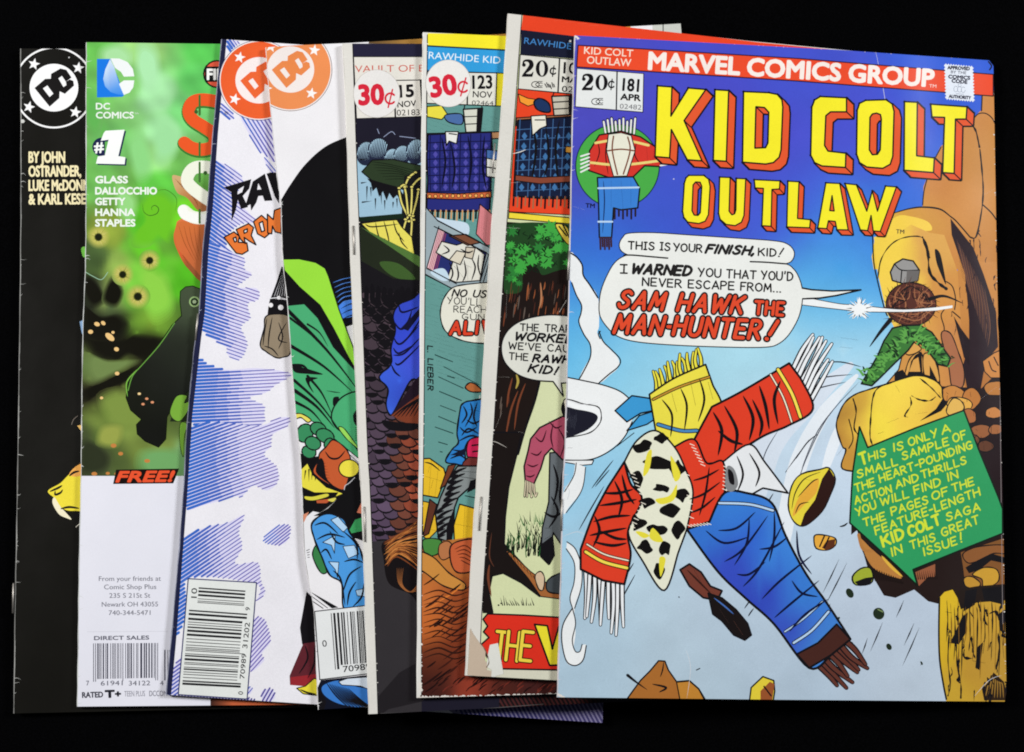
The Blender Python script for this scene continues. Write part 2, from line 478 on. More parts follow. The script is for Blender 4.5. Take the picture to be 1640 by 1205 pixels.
        PX = PX[used]; tris = [tuple(remap[i] for i in t) for t in tris]
        P, N = b.place(PX[:, 0], PX[:, 1], s.level*UNIT)
        # colours per corner
        cx = PX[np.array(tris).ravel()]; cs = np.zeros((len(cx), 3)); tk = np.repeat(np.array(top), [len(t) for t in tris])
        flat = np.array([(0, 0, 0) if (c is None or callable(c)) else tuple(c) for c in s.C], float)
        cs = flat[tk]
        for k in [k for k in set(top) if callable(s.C[k])]:
            m = tk == k; cs[m] = s.C[k](cx[m][:, 0], cx[m][:, 1])
        cols = lin(cs)*b.tone
        verts = [tuple(p) for p in P]; norms = [tuple(v) for v in N]
        if skirt:
            cnt = {}
            for t in tris:
                for i in range(len(t)):
                    e = (t[i], t[(i+1) % len(t)]); cnt[e] = 1
            edges = [e for e in cnt if (e[1], e[0]) not in cnt]
            low = {}; extra = []
            for e in edges:
                for i in e:
                    if i not in low:
                        low[i] = len(verts); verts.append((P[i][0], P[i][1], P[i][2]-0.00012)); norms.append(norms[i])
                tris.append((e[1], e[0], low[e[0]], low[e[1]])); extra += [lin((205, 200, 192))*b.tone]*4
            cols = np.vstack([cols, np.array(extra)])
        me = bpy.data.meshes.new(name)
        R = b.root.location
        me.from_pydata([(v[0]-R.x, v[1]-R.y, v[2]-R.z) for v in verts], [], tris)
        at = me.color_attributes.new('ink', 'FLOAT_COLOR', 'CORNER')
        buf = np.ones((len(cols), 4), np.float32); buf[:, :3] = cols
        at.data.foreach_set('color', buf.ravel())
        for p in me.polygons: p.use_smooth = True
        me.normals_split_custom_set_from_vertices(norms)
        me.materials.append(mat or b.mat)
        o = bpy.data.objects.new(name, me); COL.objects.link(o); o.parent = parent
        return o

# ------------------------------------------------------------------ a comic book
def make_book(outline, left, spread, thick, mat, label, tone=1.0, spine=(205, 202, 196), staples=()):
    """outline: cover corners in photo pixels, left: its spine edge from top to bottom"""
    b = Book(); b.mat = mat; b.thick = thick; b.tone = tone
    b.outline = list(left)[::-1]+list(outline)
    gx, gy = ground([p[0] for p in b.outline], [p[1] for p in b.outline])
    b.bottom = drape(min(gx), max(gx), thick)
    def height(x): return np.interp(x, XS, b.bottom)+thick
    def place(px, py, lift):
        X, Y = ground(px, py)
        x = X.copy()
        for _ in range(5):
            z = height(x)+lift; k = 1-z/_C[2]
            x = _C[0]+(X-_C[0])*k
        y = _C[1]+(Y-_C[1])*k
        h = 0.002
        sl = (height(x+h)-height(x-h))/(2*h)
        N = np.stack([-sl, np.zeros_like(sl), np.ones_like(sl)], 1); N /= np.linalg.norm(N, axis=1)[:, None]
        return np.stack([x, y, z], 1), N
    b.place = place
    root = bpy.data.objects.new('comic_book', None); COL.objects.link(root)
    root.empty_display_size = 0.03
    root.location = (float(np.mean(gx)), float(np.mean(gy)), float(np.interp(np.mean(gx), XS, b.bottom)))
    root['label'] = label; root['category'] = 'comic book'; root['group'] = 'comic books fanned out on black cloth'
    b.root = root; R = root.location
    # pages and back cover
    cx = sum(p[0] for p in b.outline)/len(b.outline); cy = sum(p[1] for p in b.outline)/len(b.outline)
    def slab(name, inset, up, low, m):
        O = [Vector((p[0]+(inset if p[0] < cx else -inset), p[1]+(inset if p[1] < cy else -inset))) for p in b.outline]
        a = sum(O[i-1].x*O[i].y-O[i].x*O[i-1].y for i in range(len(O)))
        if a < 0: O = O[::-1]
        n = len(O); V = O[:]; E = []
        x = min(v.x for v in O)+10
        while x < max(v.x for v in O):
            E.append((len(V), len(V)+1)); V += [Vector((x, min(v.y for v in O)-5)), Vector((x, max(v.y for v in O)+5))]; x += 24
        vo, eo, fo, ov, oe, of = delaunay_2d_cdt(V, E, [list(range(n))], 1, 1e-4, True)
        fo = [tuple(f)[::-1] for f, o in zip(fo, of) if o]
        used = sorted({i for f in fo for i in f}); rm = {u: i for i, u in enumerate(used)}
        fo = [tuple(rm[i] for i in f) for f in fo]
        px = np.array([vo[i].x for i in used]); py = np.array([vo[i].y for i in used])
        T, _ = place(px, py, 0.0)
        n = len(used)
        verts = [(p[0]-R.x, p[1]-R.y, p[2]-R.z-up) for p in T]+[(p[0]-R.x, p[1]-R.y, p[2]-R.z-low) for p in T]
        es = {}
        for f in fo:
            for i in range(len(f)): es[(f[i], f[(i+1) % len(f)])] = 1
        faces = fo+[tuple(i+n for i in f[::-1]) for f in fo]+[(e[1], e[0], e[0]+n, e[1]+n) for e in es if (e[1], e[0]) not in es]
        me = bpy.data.meshes.new(name); me.from_pydata(verts, [], faces)
        if m is not M_PAGES:
            at = me.color_attributes.new('ink', 'FLOAT_COLOR', 'CORNER')
            at.data.foreach_set('color', np.tile(np.append(lin((190, 186, 178)), 1), len(me.loops)).astype(np.float32))
        me.materials.append(m)
        o = bpy.data.objects.new(name, me); COL.objects.link(o); o.parent = root
    slab('page_block', 1.6, 0.00014, thick-0.00014, M_PAGES)
    slab('back_cover', 0.0, thick-0.00012, thick, mat)
    # folded spine
    L = spline(left, False, 8)
    px = np.array([p[0] for p in L]); py = np.array([p[1] for p in L]); T, _ = place(px, py, 0.0)
    K = 6; verts = []; faces = []
    for i, p in enumerate(T):
        for k in range(K+1):
            a = math.pi*k/K
            verts.append((p[0]-R.x-0.00034*math.sin(a)*(1+.25*math.sin(i*1.7)), p[1]-R.y, p[2]-R.z-thick/2+thick/2*math.cos(a)))
    for i in range(len(T)-1):
        for k in range(K):
            q = i*(K+1)+k; faces.append((q, q+1, q+K+2, q+K+1))
    me = bpy.data.meshes.new('spine'); me.from_pydata(verts, [], faces)
    at = me.color_attributes.new('ink', 'FLOAT_COLOR', 'CORNER')
    at.data.foreach_set('color', np.tile(np.append(lin(spine), 1), len(me.loops)).astype(np.float32))
    for p in me.polygons: p.use_smooth = True
    me.materials.append(mat)
    o = bpy.data.objects.new('spine', me); COL.objects.link(o); o.parent = root
    # staples: bent wire lying in the fold
    for (xa, ya, xb, yb) in staples:
        T, _ = place(np.array([xa, xa, (xa+xb)/2, xb, xb], float), np.array([ya, ya, (ya+yb)/2, yb, yb], float), 0.00006)
        T[0][2] -= 0.0007; T[-1][2] -= 0.0007
        verts = []; faces = []; S = 8; r = 0.00032
        for i, p in enumerate(T):
            d = T[min(i+1, 4)]-T[max(i-1, 0)]; d = d/np.linalg.norm(d)
            a = np.cross(d, (1, 0, 0)); a /= np.linalg.norm(a); c = np.cross(d, a)
            for k in range(S):
                t = 2*math.pi*k/S; v = p+(a*math.cos(t)+c*math.sin(t))*r; verts.append((v[0]-R.x, v[1]-R.y, v[2]-R.z))
        for i in range(4):
            for k in range(S): faces.append((i*S+k, i*S+(k+1) % S, (i+1)*S+(k+1) % S, (i+1)*S+k))
        faces += [tuple(range(S))[::-1], tuple(range(4*S, 5*S))]
        me = bpy.data.meshes.new('staple'); me.from_pydata(verts, [], faces)
        for p in me.polygons: p.use_smooth = True
        me.materials.append(M_STAPLE)
        o = bpy.data.objects.new('staple', me); COL.objects.link(o); o.parent = root
    b.left = left
    return b

def spine_wear_highlight(S, seed, edge=1.6, ticks=14, reach=9, col=(214, 210, 204), only_left=True):
    """rubbed spine fold with a highlight painted along it, and small colour-breaking creases"""
    r = random.Random(seed); S.at()
    L = spline(S.b.left, False, 24)
    for i in range(len(L)-1):
        S.ribbon([L[i], L[i+1]], edge*(.75+.45*math.sin(i*.37+seed)*math.sin(i*.11))*r.uniform(.75, 1.2), tuple(c*(.86+.14*math.sin(i*.23+seed)) for c in col))
    for _ in range(ticks):
        x, y = r.choice(L); l = reach*r.random()**2+1.5
        S.ribbon(spline([(x-1, y), (x+l*.5, y+r.uniform(-1.5, 1.5)), (x+l, y+r.uniform(-3, 3))], False, 3), r.uniform(.5, 1.3), col, taper=1)
def chips(S, pts, seed, n=30, size=2.2, col=(222, 216, 208)):
    """worn specks of bare paper along an edge"""
    r = random.Random(seed); S.at()
    for _ in range(n):
        t = r.random()*(len(pts)-1); i = int(t); t -= i
        x = pts[i][0]*(1-t)+pts[i+1][0]*t; y = pts[i][1]*(1-t)+pts[i+1][1]*t
        k = size*r.uniform(.3, 1.3)
        S._face([(x+k*r.uniform(.6, 1.4)*math.cos(a), y+k*r.uniform(.4, 1.0)*math.sin(a)) for a in [j*1.05 for j in range(6)]], col)
def cent(S, cx, cy, h, w, col, slant=.25):
    q = ell(cx, cy, h*.34, h*.36, n=16, a0=40, a1=320); S.line(q, w, col, smooth=False)
    S.line([(cx-slant*h*.6, cy+h*.62), (cx+slant*h*.6, cy-h*.62)], w*.75, col)
def numeral20(S, x, y, w, h, col=INK):
    """old-style bold roman 20, x,y = bottom left"""
    z = w*.48
    f = lambda p: (x+p[0]*z, y-p[1]*h)
    S.line([f(p) for p in [(.14, .72), (.2, .93), (.45, .99), (.72, .9), (.78, .7), (.62, .5), (.33, .27), (.1, .07)]], z*.3/S.o[2], col, ws=[.35, .4, .5, .9, 1, .9, .5, .3])
    S.dot(*f((.2, .72)), z*.15, col)
    S.poly([f(p) for p in [(.04, 0), (.86, 0), (.95, .3), (.88, .3), (.78, .19), (.6, .17), (.3, .2), (.06, .1)]], col)
    o = ell(x+w*.77, y-h*.5, w*.235, h*.5, n=26); i = ell(x+w*.77, y-h*.5, w*.095, h*.44, n=22)
    S.poly(o, col, holes=[i])
def cc_mark(S, x, y, r, w=1.1):
    S.line(ell(x, y, r, r*.75, n=14, a0=45, a1=315), w, smooth=False)
    S.line(ell(x+r*.55, y, r*.5, r*.4, n=12, a0=45, a1=315), w*.9, smooth=False)
    S.line(ell(x+r*1.35, y, r*.5, r*.4, n=12, a0=45, a1=315), w*.9, smooth=False)
    S.line([(x+r*.7, y-r*.75), (x+r*1.7, y-r*.75)], w*.9); S.line([(x+r*.7, y+r*.75), (x+r*1.7, y+r*.75)], w*.9)
DC_D = [(183,338),(240,289),(272,288),(318,352),(316,392),(264,438)]
DC_Dh = [(228,340),(252,324),(284,368),(264,386)]
DC_C = [(270,292),(272,262),(322,233),(354,241),(381,282),(351,304),(330,273),(311,286),(338,333),(354,322),(351,304),(372,292),(391,300),(395,325),(346,369),(318,356)]
def bullet(S, cx, cy, r, disc, letter, ring_col, ring_fill=None, ratio=1.67, ringw=2.6, stars=None, edge=None):
    """round publisher's mark: letters on a disc, ring of stars"""
    f = lambda pts: [(cx+(p[0]-287)*r/128., cy+(p[1]-336)*r/128.) for p in pts]
    if ring_fill: S.poly(ell(cx, cy, r*ratio, n=64), ring_fill)
    q = S.P(ell(cx, cy, r*ratio, n=64)); S.ribbon(q+[q[0]], ringw, ring_col)
    if edge:
        q = S.P(ell(cx, cy, r*ratio*1.025, n=64)); S.ribbon(q+[q[0]], .8, edge)
    S.poly(ell(cx, cy, r*1.02, r, n=48), disc)
    S.poly(f(DC_D), letter, holes=[f(DC_Dh)]); S.poly(f(DC_C), letter)
    for x, y, k in [(180,210,12), (418,230,8), (153,440,15), (402,468,10)]:
        p = f([(x, y)])[0]; S.poly(star(p[0], p[1], r*.26, k), stars or ring_col)
def folds(S, lines, w=1.6, taper=2):
    for L in lines: S.line(L, w, INK, taper=taper)
# ================================================================== 1  black cover
L1 = [(33,78),(33.5,240),(33,400),(30.5,600),(27.5,800),(24.5,960),(22,1143)]
b1 = make_book([(690,82),(712,1128)], L1, None, 0.0014, M_OLD,
    'leftmost comic book, plain black cover with a white ringed star emblem and cream names', 1.0, (120,120,118), [(21.5,935,20.5,982)])
S = Sheet(b1); S.at().poly(b1.outline, (20,19,16))
spine_wear_highlight(S, 3, 1.9, 30, 10, (176,176,172))
S.at(0,760,2.709)
S.blob([(208,72),(262,38),(300,0),(345,-30),(400,-30),(400,150),(330,158),(290,156),(262,140),(238,105)], (232,214,62))
S.blob([(300,0),(330,-35),(372,-50),(372,-5),(330,10)], (236,170,84))
S.blob([(236,100),(262,140),(285,165),(310,195),(290,190),(255,172),(228,125)], (236,228,196))
for L in [[(215,75),(250,60),(270,48)],[(240,72),(240,88),(262,80),(272,66)],[(262,150),(300,142),(345,148)],[(300,8),(320,-8),(345,-14)],[(318,190),(330,178),(350,172)]]: S.line(L, 3.0, INK, taper=2)
S.line([(330,228),(345,215)], 1.2, (220,215,200))
S.at(0,380,3.0125)
S.poly([(384,408),(402,400),(402,480),(394,460)], (150,185,225)); S.blob([(392,55),(410,48),(410,95),(398,90)], (120,200,80))
S.poly([(372,910),(395,905),(395,940)], (235,190,110)); S.line([(345,905),(355,880),(375,862)], .8, (130,120,110))
S.build('front_cover', b1.root, skirt=True)
S = Sheet(b1, 1); S.at(0,40,3.347)
bullet(S, 289, 337, 128, (240,240,240), (24,22,22), (238,238,238), ringw=2.9)
S.dot(370,175,4,(200,200,200)); S.dot(120,517,12,(200,200,196),10)
S.build('publisher_emblem', b1.root)
S = Sheet(b1, 1); S.at(0,40,3.347); c = (236,224,178)
S.text('BY JOHN', (155,738), (347,738), 58, c, .03); S.text('OSTRANDER,', (155,813), (434,811), 57, c, .03)
S.text('LUKE McDONN', (155,889), (478,887), 57, c, .03); S.text('& KARL KESEL', (155,962), (486,960), 56, c, .03)
S.build('credit_lettering', b1.root)

# ================================================================== 2  green cover
L2 = [(138.5,68),(138,150),(138,300),(137,420),(133,530),(131,660),(130,765),(127,900),(125.5,1020),(124,1132)]
b2 = make_book([(800,76),(822,1126)], L2, None, 0.0013, M_NEW,
    'comic book with a hazy green painted cover, dark tube and white lower panel', 0.95, (205,208,205), ())
S = Sheet(b2); S.grid = 6; S.at()
g = field([(150,80,(105,188,84)),(230,80,(150,205,118)),(330,78,(92,200,88)),(250,150,(160,220,160)),(180,230,(112,186,100)),(262,215,(160,224,160)),(300,180,(118,205,118)),
 (150,290,(112,186,90)),(255,300,(96,196,70)),(235,360,(86,186,40)),(300,350,(110,205,40)),(172,372,(140,160,60)),(150,410,(70,92,50)),(192,428,(150,182,84)),(222,400,(112,190,60)),
 (252,440,(84,186,36)),(290,450,(82,180,34)),(152,470,(38,42,32)),(178,492,(72,94,62)),(176,540,(22,20,12)),(200,556,(18,16,10)),(240,520,(112,142,46)),(150,590,(96,130,78)),(190,588,(104,124,48)),
 (150,628,(38,34,28)),(192,616,(26,22,14)),(180,660,(92,122,46)),(160,700,(92,116,50)),(220,700,(122,142,66)),(250,725,(118,136,66)),(290,738,(120,165,110)),(150,738,(58,62,40)),(190,752,(80,96,50)),(240,752,(70,100,50)),
 (150,140,(112,190,90)),(320,130,(96,196,96)),(200,130,(128,198,108)),(250,250,(150,214,130)),(300,262,(108,180,84)),
 (146,536,(22,20,13)),(158,543,(22,20,13)),(173,548,(22,20,13)),(186,553,(22,20,13)),(199,546,(22,20,13)),(156,559,(22,20,13)),(169,569,(22,20,13)),(186,573,(22,20,13)),(212,546,(22,20,13)),(229,546,(22,20,13)),(246,546,(22,20,13)),(232,566,(22,20,13)),(216,559,(22,20,13)),(139,627,(28,24,16)),(156,619,(28,24,16)),(176,609,(28,24,16)),(193,599,(28,24,16)),(212,592,(28,24,16)),(186,612,(28,24,16)),(159,626,(28,24,16)),(143,639,(28,24,16)),(146,493,(30,32,24)),(159,513,(30,32,24)),(183,513,(30,32,24)),(199,519,(30,32,24)),(193,533,(30,32,24)),(173,539,(30,32,24)),(146,523,(30,32,24)),(143,566,(104,124,62)),(149,592,(104,124,62)),(166,586,(104,124,62)),(143,606,(104,124,62)),(186,587,(104,124,62)),(202,579,(104,124,62)),(149,652,(116,136,62)),(173,646,(116,136,62)),(186,632,(116,136,62)),(199,619,(116,136,62)),(159,679,(116,136,62)),(179,672,(116,136,62)),(199,662,(116,136,62)),(232,732,(116,136,62)),(259,729,(116,136,62)),(139,699,(62,72,44)),(153,725,(62,72,44)),(146,745,(62,72,44)),(159,755,(62,72,44)),(212,519,(112,160,52)),(232,513,(112,160,52)),(252,526,(112,160,52)),(219,533,(112,160,52)),(206,480,(120,196,64)),(246,480,(120,196,64)),(259,446,(120,196,64)),(212,440,(120,196,64)),(232,440,(120,196,64)),(179,466,(130,150,80)),(186,486,(130,150,80)),(166,490,(130,150,80))], 11, .12, 1.0)
S.poly(b2.outline, g)
S.at(0,380,3.0125)
for pts in [[(415,470),(470,490),(520,505),(600,500),(650,475),(720,485),(800,500),(760,540),(690,580),(620,560),(560,598),(490,580),(430,540)],[(400,745),(470,705),(560,660),(640,628),(690,650),(600,700),(500,740),(430,785),(400,780)],[(400,330),(480,385),(560,380),(608,420),(580,470),(500,490),(420,460)],[(400,990),(460,1000),(520,1060),(500,1120),(400,1130)],[(420,190),(470,230),(500,300),(450,330),(410,260)],[(540,200),(590,260),(560,330),(500,300)]]:
    S.soft(pts, (20,19,12) if pts[0][1] < 900 else (44,50,32), g, 1.3)
for pts,c in [([(430,575),(520,600),(640,600),(560,650),(450,690)],(112,134,76)),([(500,780),(620,760),(700,900),(560,900)],(124,146,66)),([(700,150),(790,200),(820,330),(740,380),(690,260)],(140,206,72)),([(640,20),(740,30),(760,90),(680,100)],(104,200,44)),([(700,1040),(860,1040),(860,1130),(700,1130)],(112,166,100)),([(500,920),(580,920),(560,1000),(480,990)],(150,160,74))]: S.soft(pts, c, g, 1.5)
for x,y,r in [(665,287,17),(592,181,15),(722,113,15),(475,0,16)]:
    S.soft(ell(x,y,r*2.6,n=12), (190,184,92), g, 1.5)
    for k in range(30):
        t = k*.2094+rnd.uniform(-.1,.1); e = r*rnd.uniform(1.8,3.6)
        S.line([(x+r*1.1*math.cos(t),y+r*1.1*math.sin(t)),(x+e*math.cos(t),y+e*math.sin(t))], rnd.uniform(.5,1.0), rnd.choice([(206,198,120),(166,176,70),(120,130,52)]), taper=1)
    S.dot(x,y,r*1.25,(92,96,40)); S.dot(x,y,r,(26,30,14))
for x,y,r,q,ro in [(468,420,14,10,20),(498,415,12,9,40),(437,457,12,10,0),(530,482,26,14,40),(562,541,12,10,20),(545,460,8,7,0),(565,658,11,9,0),(490,776,8,7,0),(710,1080,14,9,0),(548,1006,14,10,0),(582,1045,12,9,0),(455,1142,14,9,0),(520,1140,10,7,0),(560,1142,9,6,0),(700,608,9,7,0)]:
    S.dot(x,y,r,(236,196,130) if y<900 else (196,128,66),q,ro)
S.line([(415,170),(450,190),(490,205),(520,170)], 1.2, (150,190,160)); 
tube = [(870,262),(895,240),(930,236),(965,250),(968,700),(915,738),(850,790),(806,868),(800,975),(765,1014),(700,985),(662,950),(658,905),(682,880),(630,835),(608,775),(618,690),(680,618),(760,528),(830,425),(876,380),(868,310)]
S.poly(tube, field([(250,620,(30,32,28)),(300,480,(66,76,58)),(290,560,(38,42,34)),(220,640,(22,24,16)),(240,700,(20,21,18)),(310,470,(70,84,60))],30), 1.4, (14,20,10))
S.line([(842,415),(770,520),(690,612),(640,670),(618,740)], 1.5, (104,160,66)); S.line([(615,770),(612,700),(660,640)], 2.2, (120,180,70), taper=2)
S.dot(938,312,26,(150,180,120)); S.dot(938,312,19,(40,56,36)); S.dot(938,312,9,(170,190,150))
for x,y in [(672,756),(708,780),(690,806),(735,797)]: S.dot(x,y,8,(220,150,110) if y>760 else (240,210,150),6)
S.poly([(850,800),(965,690),(965,900),(905,890),(820,890)], (34,44,26)); 
for pts in [[(850,770),(900,765),(890,800),(925,790),(900,850),(860,890),(820,850)],[(870,900),(905,905),(890,960),(885,1060),(868,1000)]]: S.blob(pts,(120,170,60),.8)
S.blob([(838,0),(858,70),(905,150),(990,205),(990,-90),(860,-80)], field([(285,395,(214,96,52)),(310,380,(196,104,60)),(318,430,(150,84,50)),(300,360,(222,120,70))],14))
for k in range(5): S.line([(852+k*20,-60),(866+k*20,50),(915+k*12,140)], 1.1, (140,64,34), taper=2)
S.at(280,40,3.172)
S.blob([(-14,770),(20,768),(60,785),(110,830),(165,860),(168,945),(120,945),(62,880),(10,850)], field([(285,285,(206,170,120)),(310,310,(190,130,80)),(325,330,(160,100,60))],14))
for k in range(4): S.line([(0+k*10,782+k*12),(60+k*10,840+k*10),(120,905+k*8)], .9, (130,70,36), taper=2)
S.blob([(10,1010),(90,1000),(166,1000),(166,1200),(160,1300),(60,1190),(8,1120)], field([(290,375,(208,112,58)),(320,400,(170,96,56)),(300,400,(216,110,62))],14))
for k in range(5): S.line([(20+k*26,1020),(50+k*20,1110),(100+k*12,1200)], 1.0, (150,76,36), taper=2)
S.at(0,40,3.347)
S.soft([(755,960),(800,895),(870,885),(930,935),(945,1010),(925,1110),(900,1165),(850,1140),(800,1180),(720,1180),(720,1120),(775,1050)], (106,192,38), g, 1.15)
S.line([(940,1000),(945,930),(890,885),(835,892)], 1.2, (70,130,34), taper=2)
S.line([(765,960),(770,1000),(800,1022),(840,1012),(850,985),(830,968),(812,980),(818,996)], 1.3, (52,96,30), taper=2)
for pts,c in [([(560,140),(640,120),(700,180),(620,230),(560,200)],(168,222,160)),([(760,120),(830,160),(840,300),(780,320),(740,220)],(170,228,172)),([(860,520),(940,560),(930,680),(850,700)],(156,220,156)),([(500,560),(560,540),(600,700),(520,720)],(100,178,86)),([(700,640),(760,600),(800,760),(740,800)],(140,212,130)),([(480,380),(540,420),(520,560),(475,520)],(96,176,84)),([(640,880),(720,940),(700,1040),(640,1000)],(150,214,130))]: S.soft(pts, c, g, 1.7)
S.at(); low = [(100,762.5),(420,762.5),(420,1200),(100,1200)]
S.poly(low, (228,228,238)); S.poly([(337,1050),(500,1050),(500,1200),(337,1200)], ramp((337,1128),(60,36,30),(372,1128),(196,98,60)))
S.at(130,860,4.306); S.line([(40,655),(600,652)], .7, (206,206,216), smooth=False)
spine_wear_highlight(S, 11, 1.6, 22, 8, (206,208,206))
S.build('front_cover', b2.root, skirt=True)
S = Sheet(b2, 1); S.at(0,40,3.347)
S.poly([(520,183),(592,183),(668,375),(655,386),(520,389)], (28,120,226))
S.poly([(592,180),(640,181),(684,200),(712,236),(720,276),(664,278),(648,252),(618,232)], (236,240,240))
S.poly([(720,298),(714,336),(694,364),(664,376),(636,318),(664,298)], (236,240,240))
S.poly([(590,184),(564,240),(553,290),(563,330),(592,360),(630,373),(664,376),(640,322),(612,226)], ramp((170,110),(212,228,244),(186,150),(66,140,230)))
S.text('DC', (515,453), (588,453), 34, (232,240,232), .03); S.text('COMICS', (515,501), (716,501), 34, (232,240,232), .03); S.text('TM', (722,480), (742,480), 9, (225,235,225))
S.build('publisher_emblem', b2.root)
S = Sheet(b2, 1); S.at(0,40,3.347)
one = [(556,580),(566,568),(668,562),(634,704),(672,710),(668,748),(514,744),(524,706),(562,700),(582,616),(540,622)]
S.poly([(x+8,y+7) for x,y in one], (30,40,78)); S.poly(ell(545,655,50,50,n=30,a0=70,a1=290), (30,36,74)); S.poly(one, (244,248,244))
S.text('#', (508,682), (556,678), 54, (244,248,244), .03)
S.build('issue_number', b2.root)
S = Sheet(b2, 1); S.at(0,40,3.347); c = (236,243,234)
for t,y,x1 in [('GLASS',848,684),('DALLOCCHIO',908,840),('GETTY',965,670),('HANNA',1023,722),('STAPLES',1080,724)]: S.text(t, (512,y), (x1,y), 37, c, .042)
S.build('credit_lettering', b2.root)
S = Sheet(b2, 1); S.at(280,40,3.172)
sp = [(262,405),(205,388),(135,380),(88,395),(70,440),(92,482),(150,520),(200,560),(195,615),(140,634),(85,624),(48,598)]
S.line([(x,y+6) for x,y in sp], 23, (58,120,50)); S.line(sp, 20, (232,88,40))
s2 = [(262,755),(190,728),(120,722),(80,742),(62,790),(90,830),(150,875),(205,915),(195,962),(140,982),(85,974),(45,944)]
S.line(s2, 20, (238,240,222)); S.line([(40,940),(60,970),(160,990)], 16, (246,246,240))
for p,r in [((126,360),3.4),((126,700),3.4)]: S.line([p,(p[0],p[1]+96)], r, (66,110,50)); S.line([(p[0],p[1]+240),(p[0],p[1]+306)], r, (66,110,50))
for x,y in [(108,442),(155,752)]: S.dot(x,y,10,(58,96,46))
S.build('title_lettering', b2.root)
S = Sheet(b2, 2); S.at(280,40,3.172)
S.dot(215,250,68,(226,92,66),w=2); S.poly([(153,212),(300,212),(300,290),(153,290)], (22,24,24)); S.text('FIRST', (165,278), (330,278), 54, (244,244,240), .04)
S.build('burst_mark', b2.root)
S = Sheet(b2, 1); S.at(0,380,3.0125)
S.poly([(560,1122),(864,1117),(836,1188),(546,1191)], (24,16,14)); S.text('FREE!', (560,1181), (842,1178), 50, (232,84,48), .05, slant=.25)
S.build('free_banner', b2.root)
S = Sheet(b2, 1); S.at(130,860,4.306); c = (112,112,124)
for t,a,bb,h in [('From your friends at',(122,305),(550,303),33),('Comic Shop Plus',(158,362),(518,360),33),('235 S 21St St',(194,421),(477,420),33),('Newark OH 43055',(142,482),(530,480),33),('740-344-5471',(190,540),(478,539),33)]: S.text(t,a,bb,h,c,-.004)
S.build('shop_address', b2.root)
S = Sheet(b2, 1); S.at(130,860,4.306); c = (66,66,82)
S.text('DIRECT SALES', (90,712), (468,708), 27, (96,96,110), .03)
S.bars((83,735),(530,732),(83,1000),(530,990), 95, 4, c, long=True); S.bars((573,780),(640,780),(573,990),(640,990), 16, 9, c)
for t,x0,x1 in [('7',36,57),('61941',135,286),('34122',328,476),('4',545,569)]: S.text(t,(x0,1026),(x1,1024),33,(90,90,104))
S.text('RATED', (8,1110), (150,1106), 38, (66,66,78), .035); S.text('T', (168,1108), (228,1106), 48, (34,34,44), .07); S.text('+', (236,1106), (272,1105), 44, (34,34,44), .06)
S.text('TEEN PLUS', (298,1101), (440,1099), 38, (140,140,152), .0); S.text('DCCOMICS', (470,1099), (640,1097), 38, (140,140,152), .01)
S.build('barcode_panel', b2.root)

# ================================================================== 3  white cover with blue hatching
L3 = [(355,63),(341,215),(332,330),(325,400),(319,500),(313,543),(301,665),(293,798),(285,903),(274,1027),(266,1113)]
b3 = make_book([(1003,108),(965,1158)], L3, None, 0.0014, M_OLD,
    'white comic book with patches of blue and violet hatching and a dark spine strip', 1.0, (120,122,140), [(317,503,313,545)])
S = Sheet(b3); S.at(); S.poly(b3.outline, (229,227,233))
PALE = (214,210,236); 
def hue(t): return tuple(np.array((44,104,196))*(1-min(1,t*1.25))+np.array((98,90,172))*min(1,t*1.25))
def wid(t): return 4.2 if t < .25 else (4.2-(t-.25)*8 if t < .55 else 1.6)
def cloud(S, pts, ang, gap=5.2, w=wid, h=hue, pale=PALE):
    S.blob(pts, pale); S.hatch(pts, ang, gap, w, h, jit=1.5)
S.at(280,40,3.172)
cloud(S,[(325,450),(400,480),(485,480),(500,560),(505,690),(480,680),(455,655),(425,640),(385,570)], 58, 5.6, lambda t:2.4)
cloud(S,[(270,80),(330,88),(300,110),(275,130)], 55, 4.5)
cloud(S,[(455,690),(470,680),(515,750),(500,770)], 50, 5.0, lambda t:1.8)
cloud(S,[(195,720),(230,700),(320,745),(345,800),(310,870),(380,960),(425,1005),(340,1010),(270,1060),(265,1130),(350,1200),(150,1215),(170,1000)], 36, 5.4)
cloud(S,[(240,400),(262,415),(300,460),(285,480),(250,460),(235,440)], 40, 5.0)
S.at(280,400,3.0125)
cloud(S,[(150,-12),(240,0),(335,45),(330,90),(370,120),(300,180),(395,188),(402,240),(350,262),(362,330),(318,372),(348,460),(310,532),(258,512),(248,470),(200,442),(130,350)], 19, 5.4)
cloud(S,[(110,545),(160,555),(250,580),(400,572),(550,594),(545,620),(490,650),(440,690),(360,715),(425,750),(430,790),(400,850),(100,860)], -3, 5.4)
cloud(S,[(85,860),(400,850),(480,820),(545,808),(545,850),(470,895),(462,950),(430,990),(490,1050),(496,1120),(445,1162),(380,1138),(320,1195),(290,1190),(150,1230),(50,1225)], -20, 5.4)
S.at(260,780,2.836)
cloud(S,[(85,250),(205,182),(290,165),(370,130),(345,205),(362,275),(330,350),(432,345),(445,425),(466,480),(430,515),(425,440),(118,412),(112,560),(50,690),(70,450)], -34, 5.4)
cloud(S,[(465,225),(520,178),(576,178),(570,240),(530,265),(470,252)], -38, 4.2, lambda t:2.0)
cloud(S,[(410,615),(460,600),(480,650),(490,705),(450,760),(462,790),(395,830)], -48, 5.0, lambda t:1.9, lambda t:(104,92,172))
cloud(S,[(388,910),(410,915),(400,940),(385,940)], -50, 4.5, lambda t:1.6)
cloud(S,[(450,935),(475,918),(505,925),(508,965),(462,975)], -60, 5.4, lambda t:2.6, lambda t:(80,72,150))
cloud(S,[(45,840),(88,780),(75,950),(25,955)], -36, 5.0, lambda t:2.6)
